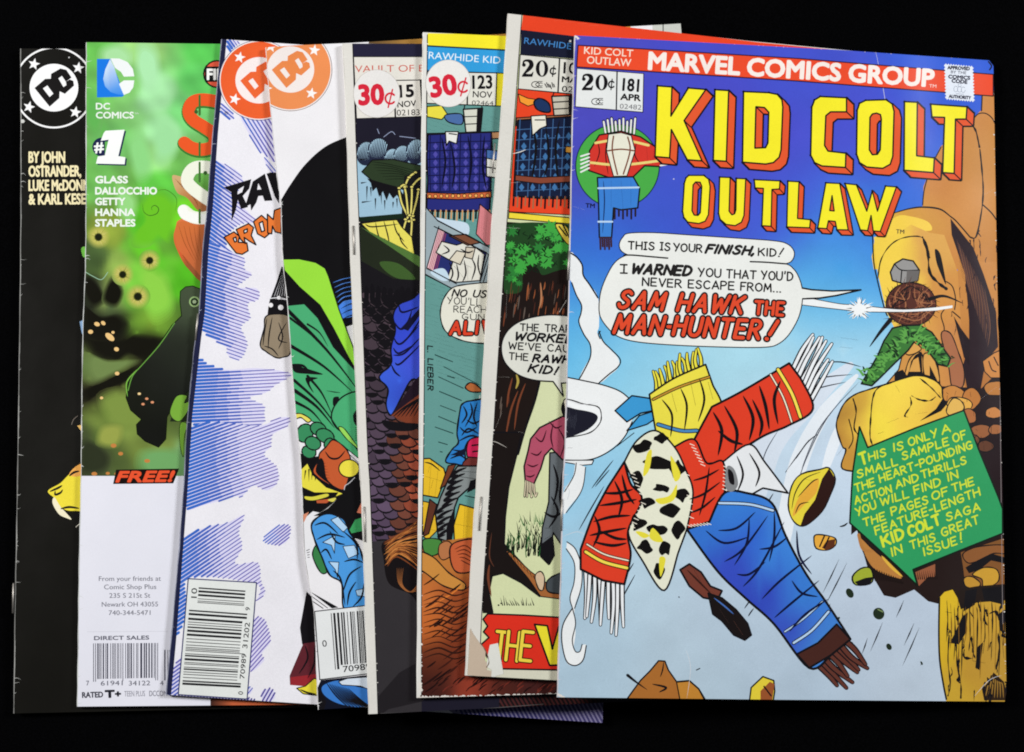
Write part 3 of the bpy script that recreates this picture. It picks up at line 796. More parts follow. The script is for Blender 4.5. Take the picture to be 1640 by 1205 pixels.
cloud(S,[(30,950),(380,958),(380,985),(30,975)], -60, 4.5, lambda t:2.4, lambda t:(70,66,130))
# lower right corner shows under the pile, its shade painted in with darker inks
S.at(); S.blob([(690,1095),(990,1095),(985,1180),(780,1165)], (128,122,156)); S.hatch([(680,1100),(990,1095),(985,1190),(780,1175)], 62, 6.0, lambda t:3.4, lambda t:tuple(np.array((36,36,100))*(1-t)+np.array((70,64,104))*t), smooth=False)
strip = [(x,y) for x,y in L3]+[(x+w,y) for (x,y),w in list(zip(L3,[8,8,9,9,9,9,7,6.5,6.5,8,8]))[::-1]]
S.fill(strip, (30,33,62))
spine_wear_highlight(S, 21, 1.5, 14, 6, (160,165,185))
# knotted pouch hanging on its strap
S.at(280,400,3.0125)
S.poly([(515,82),(560,100),(560,240),(462,236),(490,160)], INK); S.poly([(460,235),(560,245),(560,335),(446,322),(452,270)], INK)
for k in range(5): S.line([(480+k*12,225),(520+k*5,110)], .8, (200,200,205), taper=1)
for x,y,r in [(463,268,11),(511,279,13),(502,232,9)]: S.dot(x,y,r,(232,230,232))
S.line([(458,236),(500,232),(540,240)], 1.4, (220,220,224))
S.blob([(446,318),(560,330),(560,490),(520,520),(485,520),(440,492),(412,462),(430,385)], (142,127,106), 1.8)
folds(S,[[(445,330),(432,400),(425,465)],[(470,325),(455,410),(450,480)],[(500,350),(520,420),(500,480)],[(540,350),(500,430),(545,450)],[(430,465),(470,480),(500,515)]],1.8)
S.at(260,780,2.836)
S.poly([(655,475),(720,540),(700,720),(635,716),(625,640)], INK)
S.poly([(640,712),(720,700),(720,890),(640,905),(580,900),(578,858)], (92,36,44)); S.poly([(582,865),(700,850),(720,890),(640,905),(582,900)], (146,40,46))
S.poly([(610,915),(650,905),(690,870),(720,880),(705,948),(640,940)], (226,212,60), 1.5)
folds(S,[[(648,720),(660,780),(620,850)],[(690,720),(690,800),(660,870)],[(625,920),(660,935),(700,942)]],2.4)
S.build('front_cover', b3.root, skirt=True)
S = Sheet(b3, 1); S.at(280,40,3.172)
bullet(S, 428, 282, 118, (236,224,222), (226,98,50), (236,226,222), (226,92,44), 1.68, 1.6, (240,236,236), (60,60,110))
S.text('®', (252,456), (272,456), 16, INK)
S.build('publisher_emblem', b3.root)
S = Sheet(b3, 1); S.at(280,40,3.172)
S.poly([(248,826),(388,784),(378,832),(345,870),(372,926),(336,936),(320,888),(310,940),(288,998),(290,900),(286,850)], INK, holes=[[(320,838),(352,818),(342,850),(318,862)]])
S.poly([(396,796),(457,756),(496,893),(456,895),(446,868),(424,870),(414,902),(388,944),(384,912),(356,926)], INK, holes=[[(424,804),(440,836),(418,838)]])
S.poly([(466,756),(486,750),(530,750),(530,910),(508,872)], INK)
OR = (226,118,52)
for pts,h in [([(250,1080),(300,1052),(328,1075),(322,1105),(366,1108),(372,1148),(342,1166),(312,1160),(288,1130)],[(296,1085),(310,1078),(314,1100),(304,1104)]),
   ([(312,1040),(375,1010),(400,1030),(388,1070),(412,1118),(380,1100),(352,1080),(358,1112),(334,1090)],[(350,1045),(368,1036),(368,1052),(352,1060)]),
   ([(400,1000),(440,968),(472,996),(484,1058),(456,1082),(420,1062)],[(428,1008),(446,998),(456,1046),(440,1052)])]: S.poly(pts, OR, 1.8, INK, [h])
S.poly([(470,962),(500,990),(506,942),(540,930),(540,1060),(510,1052),(496,1022),(492,1062),(472,1058)], OR, 1.8)
S.build('title_lettering', b3.root)
S = Sheet(b3, 1); S.at(270,900,5.02)
S.poly([(158,136),(707,168),(631,1104),(78,1068)], (222,225,222), 1.8, (40,44,96))
bp3 = S.build('barcode_panel', b3.root)
S = Sheet(b3, 2); S.at(270,900,5.02); c = (30,30,34)
S.bars((165,385),(110,990),(632,418),(578,1014), 95, 12, c, long=True); S.bars((242,205),(232,330),(618,232),(606,355), 22, 5, c)
S.build('barcode_bars', bp3)
S = Sheet(b3, 2); S.at(270,900,5.02)
for t,a,bb,h in [('0',(597,1070),(599,1043),38),('70989',(609,942),(626,740),38),('31202',(632,697),(654,490),40),('9',(652,394),(656,368),36),('10',(226,291),(230,213),46)]: S.text(t,a,bb,h,c,.005)
S.build('barcode_digits', bp3)

# ================================================================== 4  white, black and green cover
L4 = [(426,76),(433,166),(444,282),(450,324),(453,412),(461,493),(472.5,649),(481,732),(484,790),(489,896),(503,977),(508,1097),(510,1137)]
b4 = make_book([(480,72.5),(563,69),(1090,38),(1195,1092)], L4, None, 0.0015, M_OLD,
    'white comic book with a big black dome below its pale orange emblem, green below', 1.0, (205,203,203), ())
S = Sheet(b4); S.at(); S.poly(b4.outline, (230,228,231))
S.poly([(600,40),(1010,40),(1010,76),(590,70)], ramp((570,60),(70,56,44),(690,55),(206,150,66)))
S.poly([(1045,20),(1120,20),(1120,60),(1045,60)], (196,198,190)); S.line([(1062,30),(1062,60)], 1.2)
S.at(280,40,3.172)
S.poly(spline([(960,545),(868,572),(760,622),(660,712),(585,815),(538,892)], False, 8)+[(552,1215),(960,1215)], (17,16,18))
S.at(280,400,3.0125)
S.poly([(515,-10),(960,-10),(960,470),(885,480),(870,590),(700,400),(540,330)], (17,16,18))
S.poly([(760,150),(960,110),(960,400),(850,360),(800,280)], (18,18,26))
for k in range(9): S.line([(762+k*6,160+k*24),(820,140+k*22),(900,128+k*22)], 1.0+.5*(k > 3), (84,140,226), taper=2)
S.blob([(790,275),(830,250),(900,235),(900,300),(815,330)], (70,128,220)); 
for y in (262,290,318,345): S.line([(800,y+24),(850,y),(930,y-8)], 3.0, (16,18,40), taper=-1)
S.poly([(828,372),(960,330),(960,640),(872,530)], (226,226,228))
S.poly([(520,46),(600,45),(680,62),(725,90),(742,130),(792,290),(862,475),(874,580),(838,520),(765,380),(700,268),(600,180),(528,100)], (150,216,62), 1.5)
S.poly([(543,270),(625,262),(690,330),(765,470),(874,588),(960,700),(960,1060),(885,1006),(760,905),(700,845),(580,792),(560,560)], (72,166,112), 1.2)
for a,bb,w in [((548,296),(900,700),5),((556,330),(790,560),3.2),((560,465),(860,690),4.6),((572,560),(650,590),5),((575,630),(800,880),4),((578,680),(770,860),5),((580,735),(720,850),4),((735,370),(830,530),3.5),((640,610),(760,800),3.6),((660,880),(900,1040),2.4),((640,360),(740,470),2.6)]:
    m = ((a[0]+bb[0])/2+8,(a[1]+bb[1])/2-14); S.line([a,m,bb], w, INK, taper=1)
S.blob([(572,560),(640,575),(715,602),(640,600),(580,592)], INK); S.blob([(632,618),(690,620),(650,640),(670,690),(645,660)], INK)
S.blob([(730,680),(800,690),(770,690)], INK); S.blob([(765,715),(792,712),(782,745),(764,752)], INK)
S.line([(900,684),(850,690),(800,718),(765,765),(756,815),(780,860),(830,900),(900,990)], 2.0)
S.blob([(860,800),(880,770),(900,770),(900,850),(870,845)], INK)
for k in range(7): S.line([(870,860+k*10),(900,855+k*10)], .9, INK)
S.blob([(790,860),(815,862),(860,920),(890,965),(830,915)], (150,210,90), 1.2)
# lower still life: leaves, round fruit, ribbons
S.at(430,640,4.635)
S.poly([(205,385),(300,430),(380,420),(560,560),(700,450),(700,1250),(300,1250),(240,640)], (17,16,18))
S.blob([(190,110),(250,108),(315,150),(290,170),(240,135),(190,150)], (226,214,96), 1.5)
for cx,cy,rx,ry in [(270,250,60,70),(300,390,54,46),(330,325,60,48),(370,220,62,48),(420,270,70,50),(450,330,36,44)]: S.blob(ell(cx,cy,rx,ry,n=10,rot=25), (56,136,90), 1.8)
S.blob([(380,400),(430,350),(480,300),(560,350),(600,410),(610,470),(600,560),(560,670),(470,640),(380,590),(330,530),(370,450)], (190,88,48), 1.8)
S.line([(420,385),(460,435),(520,435),(570,380)], 2.6, INK, taper=2); S.blob([(380,440),(410,460),(430,580),(480,640),(400,590),(350,530)], INK)
for k in range(6): S.line([(390+k*5,470+k*22),(430+k*6,476+k*22)], 1.0, INK, taper=1)
S.dot(598,513,76,(228,214,70),66,w=1.6)
S.poly([(238,520),(290,470),(330,560),(430,650),(540,690),(560,700),(460,740),(330,690),(240,650)], (226,214,70), 1.6)
for a,bb in [((275,530),(265,600)),((300,520),(300,610)),((325,540),(320,600)),((350,580),(345,605))]: S.line([a,bb], 2.0, INK, taper=1)
S.poly([(245,690),(360,690),(520,690),(470,760),(380,775),(260,740)], (17,16,18)); S.blob([(270,720),(330,722),(430,700),(440,720),(340,748),(280,742)], (214,206,70)); S.poly([(355,750),(480,735),(430,770),(360,770)], (186,88,52)); S.blob([(440,745),(500,730),(480,760)], (214,206,90))
S.poly([(245,1250),(245,900),(330,830),(420,850),(560,1000),(700,1050),(700,1250)], (228,227,230))
S.poly([(248,860),(300,835),(262,915)], (214,140,110)); S.line([(330,865),(430,815),(550,705)], 1.6, (190,190,190), taper=2)
S.poly([(335,865),(440,810),(560,690),(600,620),(690,575),(690,700),(640,880),(585,990),(470,860)], (17,16,18)); S.line([(562,670),(570,640),(600,620),(640,580)], 1.2, (196,196,200))
S.poly([(655,840),(700,740),(700,850)], (206,120,92)); S.poly([(580,1000),(640,890),(700,870),(700,1010),(640,1000)], (58,150,88), 1.5); S.poly([(580,1002),(700,975),(700,1035),(600,1030)], INK)
S.at(260,780,2.836)
S.blob([(682,310),(705,262),(735,330),(748,385),(718,388)], (56,124,70), 1.6)
S.blob([(680,165),(745,122),(820,145),(850,205),(895,275),(918,345),(960,400),(960,560),(830,560),(815,440),(760,400),(725,320),(690,235)], (74,150,218), 2.4)
for pts in [[(765,150),(798,135),(842,185),(822,206)],[(728,252),(785,220),(782,302),(768,265)],[(820,270),(872,265),(892,305),(845,325)],[(755,340),(802,342),(796,412),(785,375)],[(878,470),(940,456),(940,500),(885,495)]]: S.poly(pts, (176,208,236), 1.0)
for L in [[(690,175),(740,165),(800,215)],[(700,240),(760,215),(830,230)],[(820,200),(880,260),(885,330)],[(825,340),(870,330),(915,345)],[(820,480),(850,400),(905,360)],[(840,540),(850,480),(880,430)],[(720,300),(745,285),(770,330)],[(865,545),(905,500),(915,440)],[(760,200),(790,250),(830,262)],[(775,380),(810,420),(830,540)]]: S.line(L, 2.6, INK, taper=2)
S.poly([(660,468),(672,476),(800,548),(770,552)], INK); S.line([(668,510),(730,552)], 1.2); S.line([(668,490),(750,550)], 1.0)
S.blob([(660,480),(648,560),(640,620),(628,690),(640,600)], INK)
for k in range(9): S.line([(683+rnd.uniform(0,8),648+k*24),(694+rnd.uniform(0,6),652+k*24)], 1.6, INK)
for k in range(4): S.line([(655+k*2,290+k*10),(668,284+k*12)], .9, INK)
S.poly([(720,878),(960,852),(960,1020),(700,1012),(708,905)], (17,20,34)); S.blob([(728,905),(800,880),(870,905),(960,930),(960,1000),(820,990),(740,950)], (56,118,196))
for k in range(9): S.line([(745+k*12,890+k*3),(790+k*16,950+k*4),(850+k*14,1005)], 2.2, INK, taper=2)
S.poly([(800,885),(840,870),(950,862),(950,925),(900,905),(815,900)], (206,216,228), 1.2); S.poly([(704,905),(745,975),(735,1012),(700,1012)], INK)
spine_wear_highlight(S, 31, 1.2, 8, 6, (236,236,236))
S.build('front_cover', b4.root, skirt=True)
S = Sheet(b4, 1); S.at(280,40,3.172)
bullet(S, 588, 227, 118, (234,224,220), (226,132,74), (234,226,222), (228,138,82), 1.74, 1.5, (240,236,234), (120,90,80))
S.build('publisher_emblem', b4.root)
S = Sheet(b4, 1); S.at(260,780,2.836)
S.poly([(692,566),(960,535),(960,846),(715,876)], (222,224,224), 1.6, (24,24,30))
bp4 = S.build('barcode_panel', b4.root)
S = Sheet(b4, 2); S.at(260,780,2.836)
S.bars((765,574),(1090,548),(785,830),(1100,800), 95, 21, (26,26,30), long=True); S.build('barcode_bars', bp4)
S = Sheet(b4, 2); S.at(260,780,2.836)
S.text('0', (728,727), (748,725), 30, (26,26,30)); S.text('70989', (822,842), (948,828), 28, (26,26,30), .005); S.build('barcode_digits', bp4)
# ================================================================== 5  dark horror cover
L5 = [(549,70),(555,200),(562,420),(575,732),(579,790),(585,960),(591,1144)]
b5 = make_book([(1212,72),(1285,1110)], L5, None, 0.0016, M_OLD,
    'dark comic book with purple cobblestones, wide white spine and round price sticker on cream', 1.0, (214,211,205), [(566,362,567.5,408),(583.5,812,585,868)])
CREAM = (222,218,209)
S = Sheet(b5); S.at(); S.poly(b5.outline, (218,215,208))
art5 = [(564.5,62),(571,250),(577.5,420),(588,700),(593,790),(600,980),(606,1160)]
S.fill(art5+[(1300,1160),(1300,60)], (29,27,40))
S.poly([(560,70),(1300,66),(1300,91),(566,91)], (36,34,56)); S.line([(565,92),(570,200)], 1.6, INK)
S.at(540,20,3.347)
S.blob([(104,790),(160,760),(235,765),(310,790),(390,770),(480,740),(480,850),(350,1085),(118,1095),(110,900)], (152,186,206))
for cx,cy,rx,ry in [(150,760,48,62),(215,745,52,66),(290,775,36,40),(345,770,44,52),(420,750,52,66),(475,750,44,50)]:
    S.fill(S.P(ell(cx,cy,rx,ry,n=20)), (34,40,62))
    for k in range(13):
        t = -1+2*k/12; h = math.sqrt(max(0,1-t*t)); S.line([(cx+t*rx+8,cy-h*ry),(cx+t*rx-6,cy+h*ry*.55)], 1.6, (160,192,210), taper=1)
for L in [[(125,790),(165,785)],[(130,915),(160,910)],[(160,935),(158,1015)],[(135,1018),(185,1012)],[(205,1000),(205,1060)],[(255,1010),(255,1060)],[(300,1020),(298,1050)],[(180,940),(182,990)],[(235,970),(238,1030)],[(320,1000),(322,1050)]]: S.line(L, 2.0, INK, taper=1)
for L in [[(215,625),(225,650)],[(250,668),(290,640),(310,655)],[(335,665),(420,675)]]: S.line(L, 1.0, (150,160,190))
S.poly([(132,855),(188,792),(300,788),(470,828),(470,1000),(330,940),(190,905)], (44,58,38), 1.6)
for k in range(7): S.line([(170+k*14,800+k*16),(280+k*18,815+k*14),(460,860+k*18)], 1.2, (20,26,18), taper=2)
S.poly([(160,890),(330,940),(370,1000),(345,1010),(320,980),(300,1000),(280,970),(265,1010),(245,960),(225,990),(210,940),(190,960),(180,915)], INK)
S.poly([(345,1085),(360,880),(470,830),(470,1300),(120,1300),(120,1098)], (24,24,26))
S.poly([(120,1098),(355,1078),(355,1105),(120,1120)], (22,38,26))
# dry branching reeds in the crate
bone = (218,206,112)
for L in [[(345,1205),(365,1130),(385,1085)],[(395,1205),(400,1130),(395,1085)],[(375,1085),(345,1020),(330,945)],[(380,1080),(370,980),(360,935)],[(395,1080),(400,990),(400,935)],[(405,1085),(425,1010),(436,950)],[(362,935),(385,885),(420,858)],[(330,945),(355,925),(372,935)],[(400,935),(430,900),(455,885)]]: S.line(L, 4.6, INK); S.line(L, 2.6, bone)
for x,y in [(332,942),(362,936),(400,936),(435,950),(385,885),(420,858),(366,1110),(388,1088),(406,1092),(385,1120),(410,1112)]: S.dot(x,y,10,bone,7,w=.8)
S.poly([(128,1132),(240,1118),(320,1112),(345,1150),(400,1205),(420,1330),(330,1270),(200,1205)], (222,210,92), 1.4)
for L in [[(205,1125),(225,1205),(260,1215)],[(250,1118),(270,1190),(280,1240)],[(300,1115),(320,1180),(360,1230)],[(150,1135),(190,1150),(330,1135)],[(330,1180),(345,1230),(380,1270)]]: S.line(L, 1.8, INK, taper=2)
S.at(540,360,3.347)
S.poly([(120,10),(150,28),(460,190),(460,330),(300,300),(130,200)], (34,40,28)); S.poly([(125,12),(460,180),(460,240),(300,130)], (78,112,54)); 
for k in range(8): S.line([(150+k*30,40+k*20),(200+k*30,70+k*24)], 1.3, (30,44,26), taper=2)
S.blob([(230,200),(330,210),(420,290),(330,290),(260,250)], (60,88,42))
S.poly([(120,190),(300,290),(470,300),(470,1300),(130,1300)], (24,22,26))
# cobblestones, like overlapping scales
S.at(); rr = random.Random(5)
y = 884; row = 0
while y > 478:
    x = 574+(row % 2)*11
    while x < 690:
        cy = y+rr.uniform(-2,2); t = (y-470)/400; r = rr.uniform(12,15)
        c = np.array((70,58,64))*(1-t)+np.array((92,74,98))*t
        if x > 630 and y > 640: c = np.array((104,60,48))
        if x > 652 and 690 < y < 830: c = np.array((160,78,56))
        c = tuple(c*rr.uniform(.82,1.1))
        q = [(x+r*1.05*math.cos(a), cy+r*math.sin(a)*(1 if math.sin(a) > 0 else .8)) for a in [k*.393 for k in range(16)]]
        S.fill(q, c)
        S.ribbon(q[0:9], 1.7, INK, ws=[.3,1,1.5,1.1,.3])
        if y < 600 and rr.random() < .75: S.fill([(x-r*.9,cy+r*.35),(x-r*.3,cy-r*.2),(x+r*.5,cy+r*.1),(x+r*.8,cy+r*.5),(x,cy+r)], INK)
        elif rr.random() < .3: S.fill([(x-r*.8,cy+r*.5),(x,cy+r*.45),(x+r*.8,cy+r*.5),(x+r*.3,cy+r*.95),(x-r*.3,cy+r*.95)], INK)
        x += 21+rr.uniform(-2,2)
    y -= 13; row += 1
S.at(540,360,3.347)
for k in range(10): S.blob([(150+k*32,320+rr.uniform(-5,40)),(170+k*32,350),(165+k*32,420),(145+k*30,400)], INK)
S.line([(280,415),(360,405),(450,385)], 3, INK, taper=2)
blue = field([(645,500,(52,72,190)),(670,540,(48,70,200)),(640,610,(60,100,220)),(625,660,(64,110,226)),(665,580,(66,76,200)),(655,640,(40,44,150))],24)
S.blob([(330,430),(400,400),(480,380),(480,820),(400,830),(335,945),(288,1022),(262,965),(272,880),(228,830),(235,800),(290,745),(288,660),(312,570),(300,490)], blue, 2.2)
for L in [[(330,430),(350,470),(440,440)],[(305,520),(350,560),(450,470)],[(300,600),(340,640),(440,540)],[(300,700),(360,690),(450,600)],[(310,740),(340,745),(450,640)],[(300,660),(330,690),(400,650)],[(290,750),(310,790),(340,815)],[(400,460),(380,520),(340,560)],[(450,500),(400,580),(350,640)]]: S.line(L, 3.2, (20,18,50), taper=2)
S.poly([(345,555),(440,450),(455,470),(380,570)], (20,20,48)); S.poly([(480,780),(420,830),(300,1005),(330,1010),(480,890)], (34,22,34))
S.poly([(290,1022),(340,985),(480,880),(480,1060),(380,1070)], (120,58,38)); 
for k in range(6): S.line([(300+k*22,1030),(360+k*20,980-k*8),(440+k*5,930)], 2.2, INK, taper=2)
S.blob([(240,1050),(330,1060),(440,1070),(400,1105),(280,1100)], INK)
S.at(560,700,2.385)
S.poly([(84,400),(275,385),(275,1100),(100,1100)], (50,47,50))
S.blob([(130,400),(240,390),(280,400),(280,640),(230,600),(150,560),(130,470)], (22,18,20))
for k in range(26):
    t = k/25; S.line([(132+rr.uniform(-4,18),400+t*95),(190+rr.uniform(-10,20),380+t*80-20*rr.random()),(275,300+t*220)], rr.uniform(1.0,2.4), (rr.choice([(172,104,52),(120,64,34),(196,126,64)])), taper=2)
for k in range(5): S.line([(205-k*6,500),(200-k*3,560),(230,592),(268,585-k*8)], 1.1, (150,92,50), taper=2)
S.poly([(110,990),(190,900),(280,850),(280,1010),(150,1040),(106,1070)], (34,31,34))
S.at(); S.poly([(800,1118),(960,1110),(960,1135),(800,1140)], (70,34,34)); S.hatch([(800,1118),(960,1110),(960,1135),(800,1140)], 60, 6, lambda t:3.0, lambda t:(24,18,20), smooth=False)
S.line([(610,1143),(740,1138),(870,1128)], .9, (90,88,88), smooth=False)
def margin(S, left, art, col):
    """unprinted paper between the spine and the picture"""
    A = spline(art, False, 10); S.fill([(x-6, y) for x, y in left]+A[::-1], col); S.ribbon(A, 1.2, INK)
margin(S, [(549,60)]+L5[1:]+[(591,1160)], art5, (216,213,206))
spine_wear_highlight(S, 41, 1.2, 8, 8, (228,226,220))
chips(S, [(566,94),(580,480),(592,780),(606,1130)], 8, 26, 1.0)
S.build('front_cover', b5.root, skirt=True)
S = Sheet(b5, 1); S.at(540,20,3.347)
S.poly([(88,238),(470,238),(640,236),(640,360),(445,365),(458,558),(104,570)], CREAM, 1.2)
S.line([(310,365),(640,360)], 1.4); S.line([(306,365),(312,565)], 2.2); S.line([(447,365),(458,560)], 2.2)
S.text('VAULT OF EVIL', (95,322), (560,316), 37, (198,92,78), .0)
S.text('15', (337,455), (410,451), 64, INK, .03); S.text('NOV', (324,510), (424,503), 32, INK, .015); S.text('02183', (320,554), (443,551), 32, INK, .0)
pp5 = S.build('price_panel', b5.root)
S = Sheet(b5, 3); S.at(540,20,3.347)
q = ell(212,436,124,128,n=48); S.poly(q, (226,223,220), .8, (196,190,184))
S.text('30', (120,494), (248,490), 104, (206,38,58), .045); cent(S, 285, 462, 78, 3.2, (206,38,58))
S.build('price_sticker', b5.root)

# ================================================================== 6  teal cover, yellow top
L6 = [(678,52),(677,110),(674.5,360),(672,715),(670,880),(668,1118)]
b6 = make_book([(810,58),(1336,86),(1370,1108),(905,1111)], L6, None, 0.0016, M_OLD,
    'comic book with yellow and light blue top bands, teal clapboards and a round price sticker', 1.0, (224,222,216), ())
S = Sheet(b6); S.at(); S.poly(b6.outline, (220,218,212))
art6 = [(684.5,56),(684,110),(681.5,360),(678.5,715),(675.5,900),(675,1112)]
S.fill(art6+[(780,1112),(905,1104),(1360,1100),(1330,86),(810,60)], (97,148,142))
S.at(540,20,3.347)
S.poly([(486,112),(960,122),(960,206),(486,180)], (240,226,46)); S.poly([(484,180),(960,206),(960,330),(482,312)], (50,152,212)); S.line([(484,180),(960,206)], 2.4, (24,40,50)); S.line([(484,312),(960,330)], 1.6, (20,60,90))
S.poly([(855,325),(960,330),(960,505),(850,502)], (238,224,50), 1.4)
rr = random.Random(9)
def boards(S, y0, y1, slope, x0, x1, gap, c=(22,48,48)):
    y = y0
    while y < y1:
        x = x0
        while x < x1:
            l = rr.uniform(4,26)
            if rr.random() < .72: S.line([(x,y+(x-x0)*slope),(min(x+l,x1),y+(min(x+l,x1)-x0)*slope)], rr.uniform(.9,2.0), c, taper=2)
            x += l+rr.uniform(1,6)
        y += gap
S.at(); boards(S, 150, 365, .36, 684, 810, 8)
# navy blanket with an orange strap over a rail, tin pail above it
S.at(540,20,3.347)
S.poly([(482,505),(560,500),(590,545),(560,575),(482,560)], (226,214,70), 1.4); S.blob([(575,560),(600,545),(668,548),(668,600),(600,590)], (74,106,160), 1.6)
S.poly([(480,650),(880,640),(880,676),(480,690)], (196,146,104), 1.6)
S.poly([(676,520),(780,514),(768,640),(690,644)], (208,208,194), 2.0); S.line([(676,530),(700,470),(760,470),(780,525)], 1.6); S.line([(684,560),(776,556)], 1.4); S.line([(688,600),(772,596)], 1.4); S.poly([(750,520),(780,514),(768,640),(745,640)], INK)
S.poly([(486,655),(640,648),(826,642),(832,760),(824,900),(818,1060),(690,1068),(478,1064),(486,900),(480,780)], (40,44,116), 2.4)
for k in range(7): S.line([(500+k*54,655),(496+k*54,800),(500+k*52,960)], 1.6, (20,20,60)); S.line([(486,700+k*44),(650,694+k*44),(830,690+k*44)], 1.6, (20,20,60))
for k in range(6):
    for m in range(6): S.poly([(527+k*54,700+m*44),(540+k*54,718+m*44),(527+k*54,736+m*44),(514+k*54,718+m*44)], (78,74,160))
for L in [[(560,670),(580,800),(560,940)],[(700,660),(720,800),(700,950)],[(790,660),(780,820),(800,950)],[(610,700),(630,840),(615,940)]]: S.line(L, 3.6, (16,16,40), taper=2)
S.poly([(480,966),(650,972),(826,960),(826,992),(650,1004),(480,998)], (196,98,56), 1.6)
for k in range(11): S.dot(496+k*31,984-(k-5)*.4,9,(236,170,90),9,w=.8)
for k in range(24): S.line([(482+k*14.6,1062),(480+k*14.6,1104+(k%3)*8)], 2.6, (196,150,104) if k % 2 else INK)
S.poly([(580,640),(650,640),(640,705),(600,690),(585,715)], (226,226,220), 1.6); S.line([(600,650),(640,655)], 1.6)
S.poly([(800,780),(870,790),(870,890),(800,880)], (222,222,214), 1.8); S.line([(805,830),(865,840)], 1.8); S.poly([(800,735),(870,745),(870,795),(800,782)], (70,110,170), 1.4)
S.blob([(478,1100),(600,1112),(700,1135),(690,1205),(560,1205),(478,1180)], (192,210,224))
# window with a striped curtain and crumpled papers
S.at(540,360,3.347)
S.poly([(765,-110),(850,-40),(850,110),(800,110),(745,50)], (206,126,130), 1.4)
for k in range(7): S.line([(765+k*13,-80+k*12),(758+k*12,70+k*8)], 1.4, (110,30,44), taper=2)
S.poly([(470,-100),(540,-20),(850,140),(800,330),(610,340),(470,265)], (150,166,172), 1.6)
S.poly([(545,20),(800,150),(765,300),(640,310),(480,236)], (38,46,104), 1.4)
S.poly([(480,236),(545,20),(575,36),(512,250)], (226,186,190)); 
for k in range(6): S.line([(492+k*8,236+k*2),(548+k*7,30+k*4)], 1.0, (150,60,80))
S.poly([(560,90),(640,110),(700,90),(790,160),(765,300),(640,310),(590,290),(620,200),(530,150)], (218,216,204), 1.6)
S.blob([(500,255),(570,235),(600,290),(560,300)], (190,212,226)); S.poly([(600,60),(690,52),(770,96),(700,112)], (120,74,52), 1.6)
S.poly([(600,190),(640,140),(690,150),(660,215)], (214,206,186), 1.4); S.poly([(690,120),(740,125),(725,185),(685,175)], (200,190,170), 1.4)
for L in [[(600,200),(620,260),(600,310)],[(640,210),(650,270),(640,305)],[(680,190),(690,260),(670,310)],[(720,180),(740,230),(720,300)],[(760,160),(755,220),(770,280)],[(570,110),(600,140),(560,160)],[(660,130),(700,150),(730,140)],[(625,220),(690,300)],[(650,200),(720,230)],[(700,220),(700,300)]]: S.line(L, 2.2, INK, taper=2)
for a,bb in [((540,-22),(850,140)),((520,10),(812,160)),((470,268),(620,345)),((480,232),(640,318)),((830,150),(780,320)),((812,160),(765,310)),((480,232),(545,10))]: S.line([a,bb], 1.4, INK)
S.at(); boards(S, 452, 560, .30, 681, 800, 6.5); boards(S, 560, 600, .30, 700, 800, 6)
S.at(660,560,3.543)
for a,bb in [((150,155),(290,220)),((180,98),(380,200)),((155,238),(280,290)),((160,318),(248,352)),((150,380),(250,422)),((130,440),(232,476)),((150,525),(200,540)),((160,580),(172,582)),((200,150),(240,162)),((130,30),(230,70)),((300,830),(360,842))]: S.line([a,bb], 1.5, (24,50,50), smooth=False, wob=.2)
S.blob([(302,215),(330,188),(370,205),(395,238),(335,240)], (172,98,54), 1.8); S.line([(385,262),(378,300)], 1.4, (220,220,215))
S.poly([(62,620),(100,618),(180,675),(192,720),(146,842),(58,826)], (224,182,44), 1.8); S.poly([(270,878),(420,920),(420,1050),(240,1090),(236,1000)], (226,184,42), 1.8); S.poly([(58,860),(150,880),(140,1030),(90,1080),(60,1060)], (220,176,44), 1.5)
for L in [[(75,720),(180,750)],[(110,625),(95,830)],[(150,660),(130,835)],[(70,640),(110,650),(160,690)],[(245,990),(350,1010)],[(300,890),(290,1070)],[(100,960),(140,968)],[(100,1020),(140,1030)],[(120,740),(105,790)],[(100,660),(90,700)]]: S.line(L, 2.0, INK, taper=2)
S.poly([(100,850),(140,880),(95,1045),(62,1062)], (92,50,36), 1.6); S.poly([(205,660),(250,650),(190,770),(160,790)], (110,58,36), 1.6)
# a blue blanket, red cloth and grey bedroll heaped on the bales
S.blob([(272,345),(285,310),(330,292),(430,300),(430,500),(335,512),(300,560),(300,650),(245,650),(190,635),(225,570),(262,530),(255,470)], (44,122,192), 2.2)
for L in [[(290,320),(310,370),(280,420)],[(330,300),(340,360),(300,440)],[(370,300),(350,380),(370,440)],[(270,440),(310,470),(370,440)],[(280,490),(320,450),(380,480)],[(265,520),(330,490),(385,500)],[(230,570),(290,575),(320,540)],[(215,620),(270,600),(300,620)],[(320,340),(380,350)],[(310,400),(350,420),(390,400)]]: S.line(L, 2.6, INK, taper=2)
S.poly([(215,600),(300,560),(320,530),(300,600),(240,600)], (20,24,44))
S.blob([(330,510),(430,505),(430,630),(330,620),(310,580)], (204,38,84), 1.8); S.line([(340,545),(380,540)], 2); S.line([(345,580),(385,575)], 2)
S.poly([(290,640),(320,610),(430,620),(430,680),(280,670)], (110,50,46), 1.6)
S.poly([(258,662),(420,660),(420,730),(340,770),(262,840),(240,900),(232,1000),(195,1088),(150,1072),(132,930),(160,840),(205,740)], (128,134,134), 2.2)
for k in range(11): 
    yy = 690+k*34; xx = 250-k*9 if k < 6 else 160+k*2
    S.line([(xx+60,yy-20),(xx+10,yy),(xx-30,yy+32),(xx+10,yy+20)], 4.2, INK, taper=2)
S.line([(270,690),(400,700)], 4, INK, taper=2); S.line([(260,720),(400,740)], 5, INK, taper=2); S.poly([(330,745),(420,715),(420,760),(310,815)], INK)
S.poly([(195,1010),(245,880),(240,1000),(225,1090),(195,1090)], INK)
